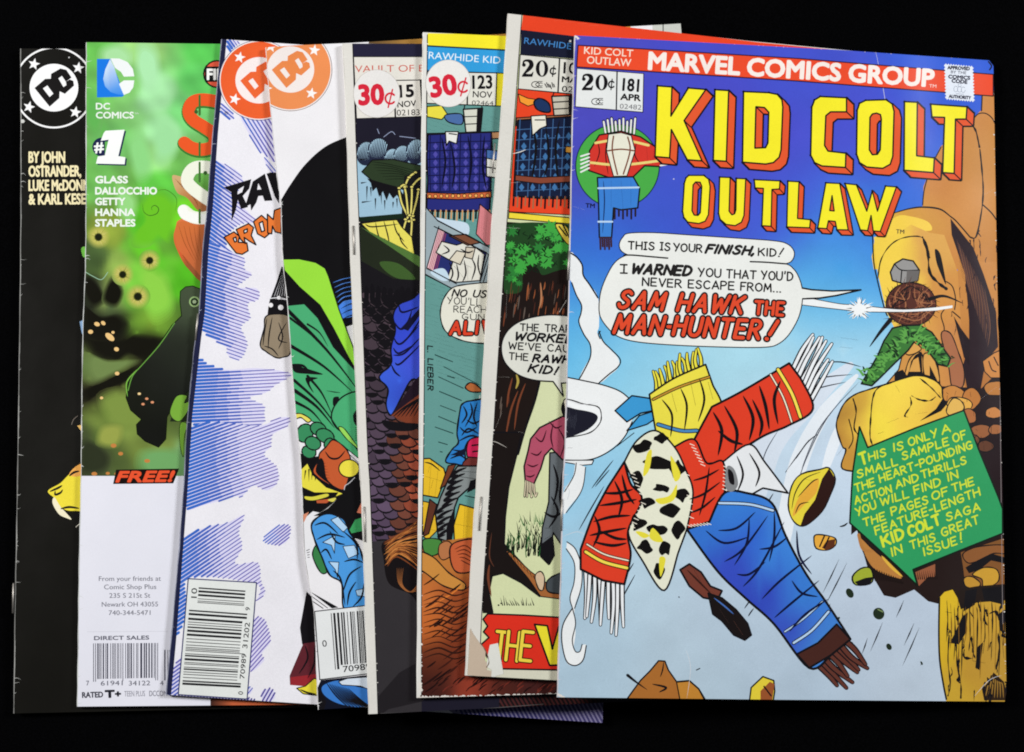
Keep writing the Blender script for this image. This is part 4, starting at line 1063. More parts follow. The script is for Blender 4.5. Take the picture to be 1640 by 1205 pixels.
# ground and driftwood
S.at(560,700,2.385)
S.poly([(266,395),(340,400),(480,380),(900,400),(900,1000),(266,1000)], field([(680,880,(150,90,44)),(710,900,(190,120,56)),(690,960,(196,110,54)),(730,960,(140,66,34)),(690,1000,(190,100,44)),(740,1020,(120,52,30)),(700,1060,(96,44,28)),(800,1100,(70,32,26)),(690,1100,(60,28,24)),(760,1095,(150,60,42)),(870,1100,(64,30,28))],22))
S.blob([(280,395),(320,388),(352,400),(345,440),(310,455),(285,440)], (70,130,60), 1.6); S.blob([(345,410),(380,400),(400,440),(360,470),(340,450)], (176,112,70), 1.4)
S.blob([(385,420),(430,395),(480,400),(480,500),(420,520),(390,490)], (190,92,54), 2.0)
for k in range(5): S.line([(400+k*6,430+k*10),(440,415+k*16),(475,440+k*14)], 1.8, (80,30,22), taper=2)
S.blob([(262,440),(320,460),(380,520),(440,560),(430,585),(360,570),(290,520),(262,500)], (196,134,62), 1.8)
for k in range(44):
    x = rr.uniform(270,470); y = rr.uniform(560,980); l = rr.uniform(30,90)
    S.line([(x,y),(x+l*.5,y-l*.32),(x+l,y-l*.72)], rr.uniform(1.4,4.0), rr.choice([(38,18,16),(28,14,14),(60,26,20)] if y > 690 or k % 3 else [(212,120,50),(60,28,20)]), taper=2)
for k in range(12):
    y = 600+k*22; S.line([(280,y+rr.uniform(-6,6)),(340,y-14),(400,y+6),(455,y-10)], rr.uniform(1.6,3.4), (48,24,18), taper=2)
for k in range(60):
    x = rr.uniform(275,900); y = rr.uniform(930,990); S.line([(x,y),(x+12,y-14),(x+30,y-26)], rr.uniform(1.0,2.6), rr.choice([(30,14,14),(46,20,18),(110,44,34)]), taper=2)
S.at(); margin(S, [(678,40)]+L6[1:]+[(668,1130)], art6, (218,216,210))
spine_wear_highlight(S, 51, 1.3, 14, 9, (232,230,226))
chips(S, [(684.5,60),(681,360),(678,715),(675.5,1000),(675,1110)], 9, 40, 1.3)
chips(S, [(672,1095),(675,1110)], 19, 16, 3.2); chips(S, [(668,1117),(720,1116),(780,1115),(850,1113),(905,1111),(1360,1107)], 29, 130, 2.6)
S.line([(668,1118),(780,1116.5),(905,1111.5)], 2.0, (214,208,200), smooth=False)
S.build('front_cover', b6.root, skirt=True)
S = Sheet(b6, 1); S.at(540,20,3.347)
S.text('RAWHIDE KID', (490,248), (874,276), 38, (226,238,246), .0)
S.build('series_lettering', b6.root)
S = Sheet(b6, 1); S.at(540,20,3.347)
S.poly([(482,318),(856,325),(850,502),(480,488)], (218,216,205), 1.5); S.line([(700,330),(697,495)], 2.0)
S.text('123', (727,409), (830,407), 70, INK, .022); S.text('NOV', (727,455), (830,459), 34, INK, .01); S.text('02464', (722,497), (837,500), 25, (50,50,50), .0)
S.build('price_panel', b6.root)
S = Sheet(b6, 3); S.at(540,20,3.347)
S.poly(ell(596,381,121,126,n=48), (228,225,221), .8, (196,190,184))
S.text('30', (508,454), (642,434), 104, (206,38,58), .045); cent(S, 676, 400, 78, 3.2, (206,38,58), .3)
S.build('price_sticker', b6.root)
S = Sheet(b6, 1); S.at(540,360,3.347)
S.blob([(900,312),(820,310),(700,320),(620,338),(575,390),(555,450),(556,510),(580,570),(640,610),(720,632),(830,638),(900,636)], (222,220,206), 1.6)
sb = S.build('speech_balloon', b6.root)
S = Sheet(b6, 2); S.at(540,360,3.347)
S.pen('NO USE', (616,383), (842,392), 36, 2.0, INK, .22); S.pen("YOU'LL AL", (590,424), (862,438), 36, 1.1); S.pen('REACH A', (625,470), (860,474), 34, 1.1); S.pen('GUN-', (670,508), (815,512), 30, 1.1)
S.pen('ALIVE', (606,586), (900,582), 64, 4.6, (214,66,40), .12, edge=INK, ew=1.3, gap=2)
S.build('balloon_lettering', sb)
S = Sheet(b6, 1); S.at(540,360,3.347); S.pen('L. LIEBER', (486,650), (486,888), 27, 1.5, INK, .1, jit=.3)
S.build('signature', b6.root)

# ================================================================== 7  red topped cover, torn lower corner
L7 = [(814,22),(804,170),(788,360),(777,540),(767.5,716),(757,870),(745.5,1082)]
b7 = make_book([(1200,66),(1484,93),(1445,1112),(895,1090)], L7, None, 0.0017, M_OLD,
    'worn comic book with red top, green tree and a torn lower left corner', 1.0, (212,208,200), [(792.5,230,789,276),(771,796,767.5,850)])
S = Sheet(b7); S.at(); S.poly(b7.outline, (214,211,203))
art7 = [(836,22),(831,90),(826,160),(813,340),(800,540),(789,716),(782,820),(772,975),(768,1075)]
S.fill(art7+[(760,1082),(895,1089),(1440,1108),(1480,95),(1200,68)], (206,212,166))
S.at(770,0,3.17)
S.poly([(214,78),(600,118),(1400,215),(2270,300),(2270,330),(950,250),(475,185),(205,152)], (224,66,36)); S.poly([(205,152),(480,185),(600,200),(600,320),(475,300),(200,276)], (24,27,46))
S.poly([(188,452),(620,495),(620,1110),(455,1092),(142,1076)], (224,68,36), 1.2); S.poly([(143,1078),(620,1122),(620,1160),(455,1138),(140,1110)], (232,210,60), 1.4)
for k in range(6): S.line([(250+k*60,90+k*8),(300+k*60,84+k*9)], 1, (236,130,100), taper=2)
S.poly([(190,478),(240,500),(275,505),(285,525),(240,540),(200,520)], (236,150,50), 1.2); S.blob([(270,520),(300,500),(345,525),(350,570),(290,560)], (30,50,90), 2)
S.poly([(180,600),(620,570),(620,606),(180,640)], (170,108,70), 1.6)
S.poly([(360,490),(462,486),(470,582),(372,588)], (188,182,166), 2); S.line([(360,500),(385,455),(440,455),(462,495)], 1.6); S.line([(368,520),(462,515)], 1.6); S.line([(372,555),(466,550)], 1.6); S.poly([(445,490),(480,488),(480,584),(446,584)], INK)
S.poly([(188,612),(300,604),(440,594),(600,584),(600,1010),(440,1010),(300,1008),(166,996),(176,800)], (22,30,56), 2.2)
for k in range(7): S.line([(200+k*56,606),(190+k*56,800),(182+k*56,1000)], 1.4, (60,96,140)); S.line([(180,660+k*52),(350,650+k*52),(600,640+k*52)], 1.4, (60,96,140))
for k in range(6):
    for m in range(6): S.poly([(222+k*56-m*3,672+m*52),(236+k*56-m*3,692+m*52),(222+k*56-m*3,712+m*52),(208+k*56-m*3,692+m*52)], (62,110,160))
for L in [[(260,620),(280,760),(250,960)],[(400,610),(380,760),(400,980)],[(330,640),(345,800),(320,900)]]: S.line(L, 3.4, INK, taper=2)
S.poly([(176,890),(300,902),(600,886),(600,916),(300,934),(174,918)], (130,66,48), 1.4)
for k in range(20): S.line([(168+k*20,1000),(165+k*20,1044+(k%3)*7)], 2.6, (150,100,70) if k % 2 else INK)
S.poly([(255,590),(330,585),(335,640),(300,655),(262,690)], (226,222,206), 1.6); S.line([(275,610),(325,610)], 1.5); S.poly([(430,745),(480,745),(480,780),(430,775)], (210,150,60), 1.4)
# tree: foliage and trunk
S.at(740,360,3.345)
S.poly([(236,-15),(760,20),(760,500),(560,510),(430,830),(390,950),(300,1230),(150,1230),(180,700),(215,350)], (30,22,20))
rr = random.Random(14)
S.blob([(236,0),(700,30),(700,250),(560,240),(500,250),(430,270),(400,230),(330,230),(320,350),(260,370),(225,350),(232,180)], (34,66,34))
for k in range(44):
    x = rr.uniform(245,600); y = rr.uniform(10,230) if x > 330 else rr.uniform(10,360)
    r = rr.uniform(22,46); n = rr.choice([7,9])
    pts = [(x+(r if i % 2 == 0 else r*.5)*math.cos(i*math.pi/n+rr.uniform(-.1,.1)), y+(r if i % 2 == 0 else r*.5)*.85*math.sin(i*math.pi/n)) for i in range(2*n)]
    S.poly(pts, (62,158,64) if k % 4 else (44,120,52))
for k in range(40):
    x = rr.uniform(240,580); y = rr.uniform(10,240); S.line([(x,y),(x+rr.uniform(-20,20),y+12),(x+rr.uniform(-25,25),y+26)], rr.uniform(1,2.6), (16,34,20), taper=2)
S.blob([(500,0),(560,10),(580,70),(585,110),(550,90)], (214,190,70), 1.4); S.line([(520,10),(560,60)], 2, INK); S.line([(540,0),(580,80)], 2, INK)
for k in range(46):
    x = rr.uniform(195,560); y = rr.uniform(300,480) if x > 260 else rr.uniform(400,1180)
    S.line([(x,y),(x-4,y+30),(x-10,y+rr.uniform(40,90))], rr.uniform(.8,2.6), rr.choice([(112,60,40),(70,36,28),(96,84,76),(150,84,50)]), taper=2)
for L in [[(358,340),(356,400)],[(300,390),(290,440)],[(420,310),(425,390),(415,450)]]: S.line(L, 3, (176,120,84), taper=2)
S.line([(560,405),(520,470)], .7, (190,186,180))
S.poly([(560,800),(760,800),(760,1230),(300,1230),(345,1080),(390,950),(415,850),(430,830)], (206,212,168))
S.line([(415,845),(388,950),(340,1090),(300,1230)], 3.0, INK); S.line([(290,800),(300,840),(288,880)], 4, (170,150,70), taper=2)
for L in [[(300,890),(260,1000),(230,1160)],[(340,850),(300,960),(280,1100)],[(270,820),(250,900),(240,980)]]: S.line(L, 3.2, (116,62,40), taper=2)
S.dot(222,1172,13,(170,168,160),11)
S.at(740,700,2.738)
S.poly([(115,-20),(262,-20),(240,80),(205,220),(190,350),(185,470),(250,540),(330,630),(360,690),(340,700),(260,640),(180,598),(132,610),(118,680),(135,770),(85,770),(78,600),(95,400)], (26,20,19), 2, INK)
S.poly([(190,500),(205,500),(300,590),(440,690),(440,712),(345,700),(290,620)], (160,98,52), 1.4)
for k in range(12): S.line([(200+k*14,505+k*13),(210+k*14,528+k*13)], 1.0, INK, taper=1)
S.line([(120,560),(115,620),(128,700)], 4, (110,60,40), taper=2); S.line([(130,420),(120,520),(140,570)], 2, (90,52,38), taper=2)
for k in range(60):
    x = rr.uniform(195,380); y = rr.uniform(440,530) if x < 330 else rr.uniform(470,530); h = rr.uniform(40,90)
    S.line([(x,y),(x+rr.uniform(-4,10),y-h*.6),(x+rr.uniform(-14,22),y-h)], rr.uniform(1.2,2.8), rr.choice([(18,26,18),(18,26,18),(40,96,46)]), taper=1)
for k in range(30):
    x = rr.uniform(250,370); y = rr.uniform(370,440); S.line([(x,y),(x+rr.uniform(-18,12),y-rr.uniform(20,50))], rr.uniform(1,2.2), rr.choice([(18,28,18),(44,104,50)]), taper=1)
for k in range(14):
    x = 178+k*10.5+rr.uniform(-3,3); S.line([(x,738),(x+rr.uniform(-14,4),738-rr.uniform(12,62)*(1 if k < 5 else .6))], 1.5, INK, taper=1)
S.dot(160,738,4,INK); S.dot(172,730,5,INK,3)
# pink and grey cloths hung out to dry
S.at(740,360,3.345)
S.poly([(545,940),(560,930),(700,930),(700,1060),(600,1060),(552,1050),(535,1000)], (222,216,196), 1.5); S.blob([(530,985),(545,950),(560,1040),(548,1045)], INK)
S.at(740,700,2.738)
S.poly([(385,70),(520,60),(520,480),(440,480),(400,420),(380,560),(345,525),(352,400),(380,285)], (98,104,108), 2)
for L in [[(400,120),(420,200),(400,300)],[(440,150),(430,260),(440,330)],[(390,260),(420,330),(380,400)],[(360,330),(400,350),(440,330)],[(365,400),(400,400)],[(360,450),(395,430)],[(410,200),(440,280)]]: S.line(L, 3.4, INK, taper=2)
S.poly([(348,470),(400,430),(408,520),(385,562),(345,530)], INK)
S.poly([(300,10),(340,-40),(440,-90),(560,-80),(560,110),(440,100),(392,50),(362,82),(345,140),(322,190),(312,215),(278,205),(272,130),(290,60)], (172,78,100), 2.2)
for L in [[(320,0),(350,20),(370,-30)],[(300,70),(330,80),(350,60)],[(285,120),(310,130),(335,120)],[(280,170),(300,175),(320,165)],[(400,-60),(390,0),(400,50)],[(420,-40),(450,20),(430,90)],[(290,150),(315,150)],[(380,-70),(410,-40),(440,-50)]]: S.line(L, 2.6, (60,16,30), taper=2)
for k in range(6): S.line([(280+k*7,192+k*3),(276+k*9,236+(k%2)*24),(274+k*11,262-(k%3)*8)], 3.0, INK); S.line([(280+k*7,192+k*3),(276+k*9,236+(k%2)*24),(274+k*11,260-(k%3)*8)], 1.6, (218,204,172))
S.blob([(320,610),(345,590),(362,620),(355,670),(335,665)], (206,180,150), 1.6); S.blob([(370,640),(400,610),(450,600),(450,680),(380,680)], (66,72,76), 1.8)
# lower margin, torn corner, creases
S.poly([(60,1015),(430,1018),(1000,1050),(1000,1080),(60,1062)], (208,206,186)); S.poly([(62,700),(84,700),(92,790),(86,905),(100,935),(64,900)], (208,210,178))
S.at(); margin(S, [(814,10)]+L7[1:]+[(744,1100)], art7, (214,211,203))
S.at(740,700,2.738)
spine_wear_highlight(S, 61, 1.0, 10, 16, (232,230,224))
S.at(770,0,3.17)
for L in [[(160,782),(200,772),(230,760)],[(150,930),(200,925)],[(100,1155),(200,1160)]]: S.line(L, 1.2, (236,232,224), taper=2)
for k in range(14):
    x = rr.uniform(130,185); y = rr.uniform(520,1000); S.line([(x,y),(x+rr.uniform(-3,4),y+rr.uniform(5,26))], rr.uniform(.6,1.6), (170,164,152), taper=2)
chips(S, [(830,100),(813,340),(800,540),(789,716),(782,820),(772,975)], 15, 50, 1.1)
chips(S, [(838,24),(1000,40),(1200,66),(1480,94)], 25, 26, 1.1)
S.at(740,360,3.345)
for L in [[(195,815),(255,818)],[(150,1160),(185,1166),(240,1195)],[(300,1110),(330,1115)],[(240,350),(236,500)],[(180,1090),(215,1000)]]: S.line(L, .9, (196,190,182), taper=2)
S.build('front_cover', b7.root, skirt=True)
S = Sheet(b7, 1); S.at(770,0,3.17)
S.text('RAWHIDE', (219,222), (458,252), 32, (66,128,190), .0)
S.dot(454,210,6,(230,230,230)); S.build('series_lettering', b7.root)
S = Sheet(b7, 1); S.at(770,0,3.17)
S.poly([(200,278),(620,318),(620,492),(190,452)], (214,212,202), 1.3); S.line([(400,298),(392,470)], 2.0)
numeral20(S, 206, 391, 136, 84); cent(S, 368, 362, 44, 2.0, INK, .15); cc_mark(S, 278, 430, 20)
for k in range(6): S.line([(325+k*9,428+rnd.uniform(-8,4)),(335+k*8,446+rnd.uniform(-4,10))], 1.3)
S.text('103', (420,372), (520,378), 56, INK, .02); S.text('MAY', (412,417), (522,424), 29, INK, .03); S.text('02464', (411,466), (560,478), 30, INK, .01)
S.build('price_panel', b7.root)
S = Sheet(b7, 1); S.at(740,360,3.345)
S.poly(spline([(700,500),(565,488),(450,485),(330,510),(250,562),(212,640),(225,730),(290,798),(380,832),(488,841)],False,8)+spline([(488,841),(515,880),(542,920)],False,4)+[(531,850),(700,838)], (214,214,204), 1.9)
sb = S.build('speech_balloon', b7.root)
S = Sheet(b7, 2); S.at(740,360,3.345)
S.pen('THE TRAP', (311,568), (580,578), 37, 1.7); S.pen('WORKED', (292,618), (596,634), 40, 2.8, INK, .2); S.pen("WE'VE CAU", (250,666), (572,684), 36, 1.7)
S.pen('THE', (252,722), (352,728), 36, 1.7); S.pen('RAWHI', (378,734), (600,744), 38, 2.8, INK, .2); S.pen('KID!', (354,788), (514,804), 40, 2.8, INK, .2)
S.build('balloon_lettering', sb)
S = Sheet(b7, 1); S.at(740,700,2.738)
S.poly([(112,776),(270,782),(560,800),(560,1030),(425,1022),(132,1016),(110,965),(82,912),(118,880),(94,855),(112,830),(92,800)], (214,48,32), 2.2)
cb = S.build('caption_banner', b7.root)
S = Sheet(b7, 2); S.at(740,700,2.738); YE = (232,206,70)
for body,x0,x1 in [('T',140,184),('H',192,240),('E',254,300)]: S.pen(body, (x0,978), (x1,983), 126, 5.2, YE, 0, edge=(50,14,16), ew=1.8, jit=0)
S.poly([(318,822),(374,828),(396,930),(424,832),(500,838),(446,1000),(384,1002)], (228,214,50), 2.4)
S.build('banner_lettering', cb)
S = Sheet(b7, 3); S.at(740,700,2.738)
S.poly([(36,838),(48,862),(78,905),(104,936),(100,980),(118,1000),(106,1020),(134,1030),(136,1054),(90,1052),(24,1044)], (190,172,152)); 
S.poly([(122,912),(158,904),(168,960),(182,1040),(150,1048),(140,1060),(128,1055),(130,1020),(108,1010),(112,960)], (216,216,208)); S.line([(108,1010),(118,985),(104,940),(84,908)], 1.4, (110,84,70), wob=.5)
S.build('torn_corner', b7.root)
# ================================================================== 8  blue western cover on top
L8 = [(921,57),(917,198),(913,400),(906,700),(902,775),(898.5,924),(893,1117)]
b8 = make_book([(1340,80),(1584,97),(1591,106),(1597,450),(1606,800),(1612,1108),(1609,1124),(1250,1121)], L8, None, 0.0016, M_OLD,
    'topmost comic book, fully visible, blue sky cover with big yellow block title', 1.0, (196,192,196), [(911.5,402,909.5,448),(900.2,800,898.6,850)])
S = Sheet(b8); S.grid = 18; S.at()
sky = field([(930,80,(76,76,178)),(1100,100,(70,74,190)),(1300,100,(66,80,196)),(1500,110,(50,92,206)),(1000,200,(74,72,184)),(1200,250,(74,72,190)),(1400,200,(72,78,198)),(1480,300,(56,104,206)),(930,300,(72,74,176)),
 (1060,330,(62,84,196)),(1250,330,(66,92,206)),(1380,380,(60,120,214)),(960,390,(52,104,204)),(940,430,(52,110,206)),(1350,430,(66,154,218)),(930,500,(84,172,224)),(1340,480,(104,186,226)),(1000,570,(146,204,228)),(930,560,(96,182,226)),(1350,560,(172,212,230)),
 (1200,580,(166,212,228)),(1010,640,(150,206,228)),(1250,700,(190,210,226)),(1350,700,(196,212,228)),(980,760,(152,200,224)),(920,760,(140,196,226)),(930,860,(160,200,222)),(1000,900,(182,204,218)),(1250,850,(188,206,222)),(1200,980,(178,196,212)),(940,1050,(170,194,210)),(1100,1080,(174,194,208)),(1400,1000,(184,198,214)),(1450,1090,(182,196,210)),(1300,1100,(172,190,206))], 52, .018)
S.poly(b8.outline, sky)
WH = (232,234,234)
# smoke and drifting dust
S.at(890,380,3.348)
S.blob([(78,85),(110,105),(142,145),(148,200),(180,250),(224,315),(232,400),(232,480),(225,520),(280,590),(335,650),(335,700),(290,740),(228,785),(128,765),(185,640),(184,580),(150,520),(125,470),(130,420),(140,380),(110,310),(84,240),(60,200)], WH)
S.line([(78,85),(112,107),(142,150),(148,205),(182,255),(226,325)], 2.0); S.line([(86,245),(110,310),(138,365),(135,410),(124,455),(150,520),(184,575),(186,640),(155,710),(124,765)], 1.7); S.line([(232,505),(255,560),(300,605),(345,655),(335,695),(280,740),(224,790)], 1.7); S.line([(240,505),(228,520),(238,545)], 1.4)
S.poly(spline([(40,748),(150,770),(260,795),(350,830),(405,885),(415,940),(395,1030),(330,1110),(200,1190),(40,1200)],False), WH); S.line([(50,750),(150,770),(260,795),(350,830),(410,885),(425,930)], 1.7); S.line([(410,990),(370,1070),(300,1140),(190,1192),(50,1196)], 1.7); S.line([(330,1120),(420,1050)], 1.2)
S.blob([(30,880),(150,895),(225,910),(244,950),(235,1000),(180,1050),(60,1075),(30,1075)], (236,238,238), 1.5); S.blob([(30,920),(120,925),(200,942),(226,968),(200,1010),(140,1048),(30,1072)], (28,28,40))
for k in range(8): S.line([(68+k*6,930+rnd.uniform(0,40)),(70+k*6,1000+rnd.uniform(-20,40))], .8, (120,124,140), taper=2)
S.line([(62,1130),(90,1130)], 2.4, INK, taper=2)
S.at(880,700,2.6775)
S.poly([(30,100),(190,100),(182,118),(140,122),(60,108)], WH, 1.4); 
S.poly(spline([(110,110),(100,170),(60,240),(60,330),(85,300),(140,225),(155,130)],False), WH); S.line([(115,112),(105,165),(65,235)], 1.3); S.line([(155,130),(138,230),(72,325)], 1.3)
S.poly(spline([(75,450),(110,480),(138,560),(138,640),(108,730),(112,840),(105,905),(128,925),(140,895),(158,895),(148,950),(115,980),(75,970),(55,900),(52,820),(75,770),(96,735),(88,690),(105,620),(108,540),(72,480)],False,5), WH)
S.line([(75,450),(112,482),(138,560),(136,645),(108,735)], 1.4); S.line([(72,480),(106,540),(106,620),(88,690),(100,740),(112,800),(98,870),(110,918),(130,920),(140,890)], 1.4); S.line([(96,738),(60,800),(52,860),(62,930),(80,970),(115,980),(145,955),(158,895)], 1.6)
for a,bb in [((275,98),(180,222)),((258,140),(195,215)),((235,210),(125,402)),((362,540),(322,606)),((368,590),(293,728)),((885,0),(848,48)),((960,242),(920,312)),((1085,60),(1010,155)),((870,690),(836,736)),((876,735),(852,770))]: S.line([a,((a[0]+bb[0])/2-1,(a[1]+bb[1])/2),bb], 2.2, (30,34,44), taper=2)
S.at()
band = spline([(1362,585),(1300,640),(1240,700),(1216,760),(1200,830)],False); S.ribbon(band, 44, (208,218,230), ws=[.25,.8,1,1,.7]); S.ribbon(spline([(1372,602),(1320,660),(1280,740),(1256,850),(1250,930)],False), 30, (224,230,236), ws=[.2,.7,1,.9,.3]); S.ribbon(spline([(1376,640),(1340,700),(1316,770)],False), 18, (226,232,238), taper=2)
for L in [[(1376,612),(1326,668),(1290,738),(1270,800)],[(1348,640),(1310,690),(1284,750)],[(1246,690),(1224,730),(1212,790)]]: S.line(L, 1.6, (60,66,80), taper=2)
for L in [[(1264,610),(1300,612)],[(1346,541),(1375,545)],[(1345,556),(1366,558)],[(1312,582),(1346,580),(1380,588)],[(1262,630),(1310,607),(1365,600)],[(1258,655),(1300,626),(1355,612)],[(1215,700),(1250,655),(1300,632)],[(1190,720),(1205,690),(1215,672)],[(1275,735),(1292,710),(1310,695)],[(1340,730),(1356,712)]]: S.line(L, 2.1, (30,32,40), taper=2)
S.at(1240,700,2.6775)
for a,bb in [((278,525),(208,670)),((312,540),(215,730)),((240,715),(230,750)),((465,795),(412,920)),((400,862),(376,932)),((556,700),(522,776)),((600,798),(556,895)),((622,818),(550,982)),((150,10),(48,150)),((634,965),(628,980))]: S.line([a,((a[0]+bb[0])/2+1,(a[1]+bb[1])/2),bb], 2.2, (30,32,38), taper=2, smooth=False)
# cliffs
rr = random.Random(77)
TAN = (192,130,66); OCH = (206,150,72); GOLD = (232,192,66); BRK = (38,22,30)
S.at(1240,20,3.0125)
S.poly([(1005,380),(1240,380),(1240,1240),(480,1240),(470,1180),(485,1090),(580,965),(715,935),(720,840),(760,740),(800,650),(930,540),(1000,470)],
       field([(1540,180,(196,132,70)),(1580,260,(194,134,70)),(1500,310,(196,128,66)),(1560,330,(204,142,80)),(1460,370,(186,124,60)),(1590,360,(196,132,64)),(1420,370,(234,200,70)),(1440,410,(236,196,70)),(1470,350,(214,160,70)),(1520,420,(198,132,66)),(1600,420,(190,126,60))],24))
S.line([(805,650),(760,740),(725,850),(716,930)], 1.6); S.line([(580,968),(650,948),(720,940),(800,950),(850,985)], 2.0, ws=[.6,1,1.2,.8]); S.line([(1003,400),(1000,475)], 1.8)
S.line([(960,515),(985,490),(1020,488),(1050,510),(1068,545)], 1.5); S.line([(960,550),(975,580),(990,650)], 2.2, wob=.4); S.line([(992,660),(1002,760),(1008,860),(1000,960),(975,1080),(945,1085)], 2.0, wob=.4); S.line([(1008,930),(1050,970),(1080,1015)], 1.8)
S.line([(945,1085),(880,1010),(850,985)], 1.8)
S.blob([(590,985),(660,985),(740,1010),(760,1050),(700,1060),(600,1100),(500,1120),(510,1060)], field([(1420,360,(240,206,74)),(1470,360,(238,200,80))],20))
S.at(1260,340,3.013)
S.poly([(420,120),(520,110),(600,60),(690,100),(760,110),(830,300),(870,420),(900,860),(740,840),(560,640),(480,480),(440,300)], field([(1420,400,(238,204,76)),(1440,470,(240,204,80)),(1500,400,(214,160,80)),(1520,470,(206,142,70)),(1530,560,(196,130,70)),(1480,560,(214,154,76)),(1460,600,(204,138,70))],18))
S.line([(415,120),(420,240),(440,340),(470,460),(485,500)], 1.8); S.line([(440,320),(455,230),(500,160),(560,125),(640,118),(672,150),(690,220)], 1.5, wob=.5); 
S.line([(655,120),(680,190),(690,290),(730,340),(770,370)], 3.4, INK, wob=.6); S.blob([(715,180),(740,200),(760,290),(768,350),(740,290),(722,240)], INK)
S.line([(770,335),(800,360),(815,420),(810,470)], 1.5); S.line([(760,470),(745,500),(760,560),(750,605)], 1.5); S.line([(800,480),(845,520),(860,555)], 1.6)
S.poly([(822,240),(1080,240),(1080,840),(940,860),(860,860)], field([(1560,470,(196,132,66)),(1600,520,(190,126,60)),(1580,580,(176,112,56))],24)); S.line([(1040,420),(1020,520),(1035,640)], 1.6, INK, wob=.4)
# big crevice
S.poly([(790,30),(860,120),(900,170),(950,300),(1010,480),(1020,650),(960,720),(935,860),(870,850),(850,740),(880,640),(880,520),(860,300),(820,180),(796,110)], BRK)
for k in range(16): S.line([(820+k*9,130+k*16),(846+k*9,240+k*20),(880+k*6,380+k*18)], 1.2, (126,84,60) if k % 2 else (92,60,56), taper=2)
for k in range(12): S.line([(800+k*4,60+k*22),(815+k*5,120+k*22)], 2.0, BRK, taper=2)
S.blob([(745,590),(790,585),(830,680),(855,760),(850,840),(800,850),(780,740)], (166,104,70), 1.6); S.poly([(805,500),(840,560),(885,620),(880,740),(855,700),(830,600)], (30,18,24))
S.poly([(480,830),(540,760),(560,680),(610,615),(660,640),(730,740),(740,840),(640,800)], (204,144,72), 1.6)
for pts in [[(575,760),(600,700),(650,680),(655,785),(580,790)],[(560,660),(600,625),(650,660),(590,690)],[(660,690),(700,690),(730,760),(735,820),(700,800),(665,790)]]: S.blob(pts, (214,158,80), 1.5)
S.poly([(620,690),(650,672),(655,780),(690,790),(690,740),(735,830),(720,850),(600,800),(520,820),(520,775),(560,760),(580,790)], INK, holes=[[(590,770),(600,720),(635,700),(645,770)]])
S.poly([(745,840),(940,850),(1030,760),(1080,660),(1080,1460),(880,1460),(700,1000),(700,940)], (34,20,24))
S.poly([(945,720),(1000,680),(1045,660),(1045,800),(985,800),(955,770)], (198,130,66), 1.4); S.line([(975,720),(990,760),(1010,770)], 1.6); S.line([(1000,700),(1020,740)], 1.6)
for x,y,r,q,c in [(800,880,62,40,(196,130,62)),(890,900,50,52,(186,118,58)),(830,930,60,44,(226,170,76)),(1000,850,46,40,(184,120,60)),(880,985,40,36,(170,104,60)),(1000,970,44,30,(196,128,70)),(940,1055,56,34,(150,92,56)),(1010,1050,36,28,(160,100,60)),(960,1130,40,26,(96,58,40)),(900,1100,30,30,(120,74,48))]:
    S.blob([(x+r*rr.uniform(.8,1.1)*math.cos(a*.785),y+q*rr.uniform(.8,1.1)*math.sin(a*.785)) for a in range(8)], c, 1.4)
for k in range(36):
    x = rr.uniform(770,1040); y = rr.uniform(860,1180); S.line([(x,y),(x+rr.uniform(-16,16),y+rr.uniform(8,40))], rr.uniform(1.5,5), INK, taper=2)
for k in range(70):
    x = rr.uniform(500,1030); y = rr.uniform(60,600)
    if (x < 780 and y < 260) or (430 < x < 780): continue
    S.line([(x,y),(x+rr.uniform(-8,8),y+rr.uniform(8,22)),(x+rr.uniform(-10,10),y+rr.uniform(24,60))], rr.uniform(.9,2.6), BRK, taper=2, wob=.5)
# boulder
bl = [(330,880),(400,855),(510,820),(610,790),(690,800),(745,840),(755,900),(790,960),(780,1010),(640,1080),(480,1120),(420,1150),(420,1240),(270,1240),(285,1150),(268,1130),(240,1040),(250,980),(280,920)]
S.blob(bl, field([(1370,690,(232,190,74)),(1350,660,(168,122,54)),(1345,700,(176,126,54)),(1430,640,(240,210,76)),(1480,640,(240,206,78)),(1410,680,(240,216,70)),(1360,640,(208,164,64)),(1500,650,(222,170,70)),(1450,670,(240,202,76)),(1360,730,(196,142,60))],16), 2.0)
S.line([(510,820),(440,850),(415,900),(405,1000),(402,1080),(412,1120)], 1.8, wob=.5); S.line([(320,900),(335,960),(325,1040),(345,1080),(335,1130)], 1.8, wob=.5); S.line([(300,1000),(320,1090),(300,1140)], 1.5)
for L in [[(525,835),(545,870)],[(595,890),(600,930),(570,980),(585,990)],[(600,885),(640,905),(690,910),(720,890)],[(640,800),(700,850),(745,900)],[(480,1020),(540,995)],[(620,975),(680,965)],[(440,1070),(470,1060)],[(735,870),(755,905)]]: S.line(L, 2.0, INK, wob=.8, taper=2)
S.poly([(752,900),(720,950),(640,1010),(745,960),(770,930)], INK); S.blob([(770,960),(800,900),(840,910),(855,950),(800,985)], (222,176,86), 1.6)
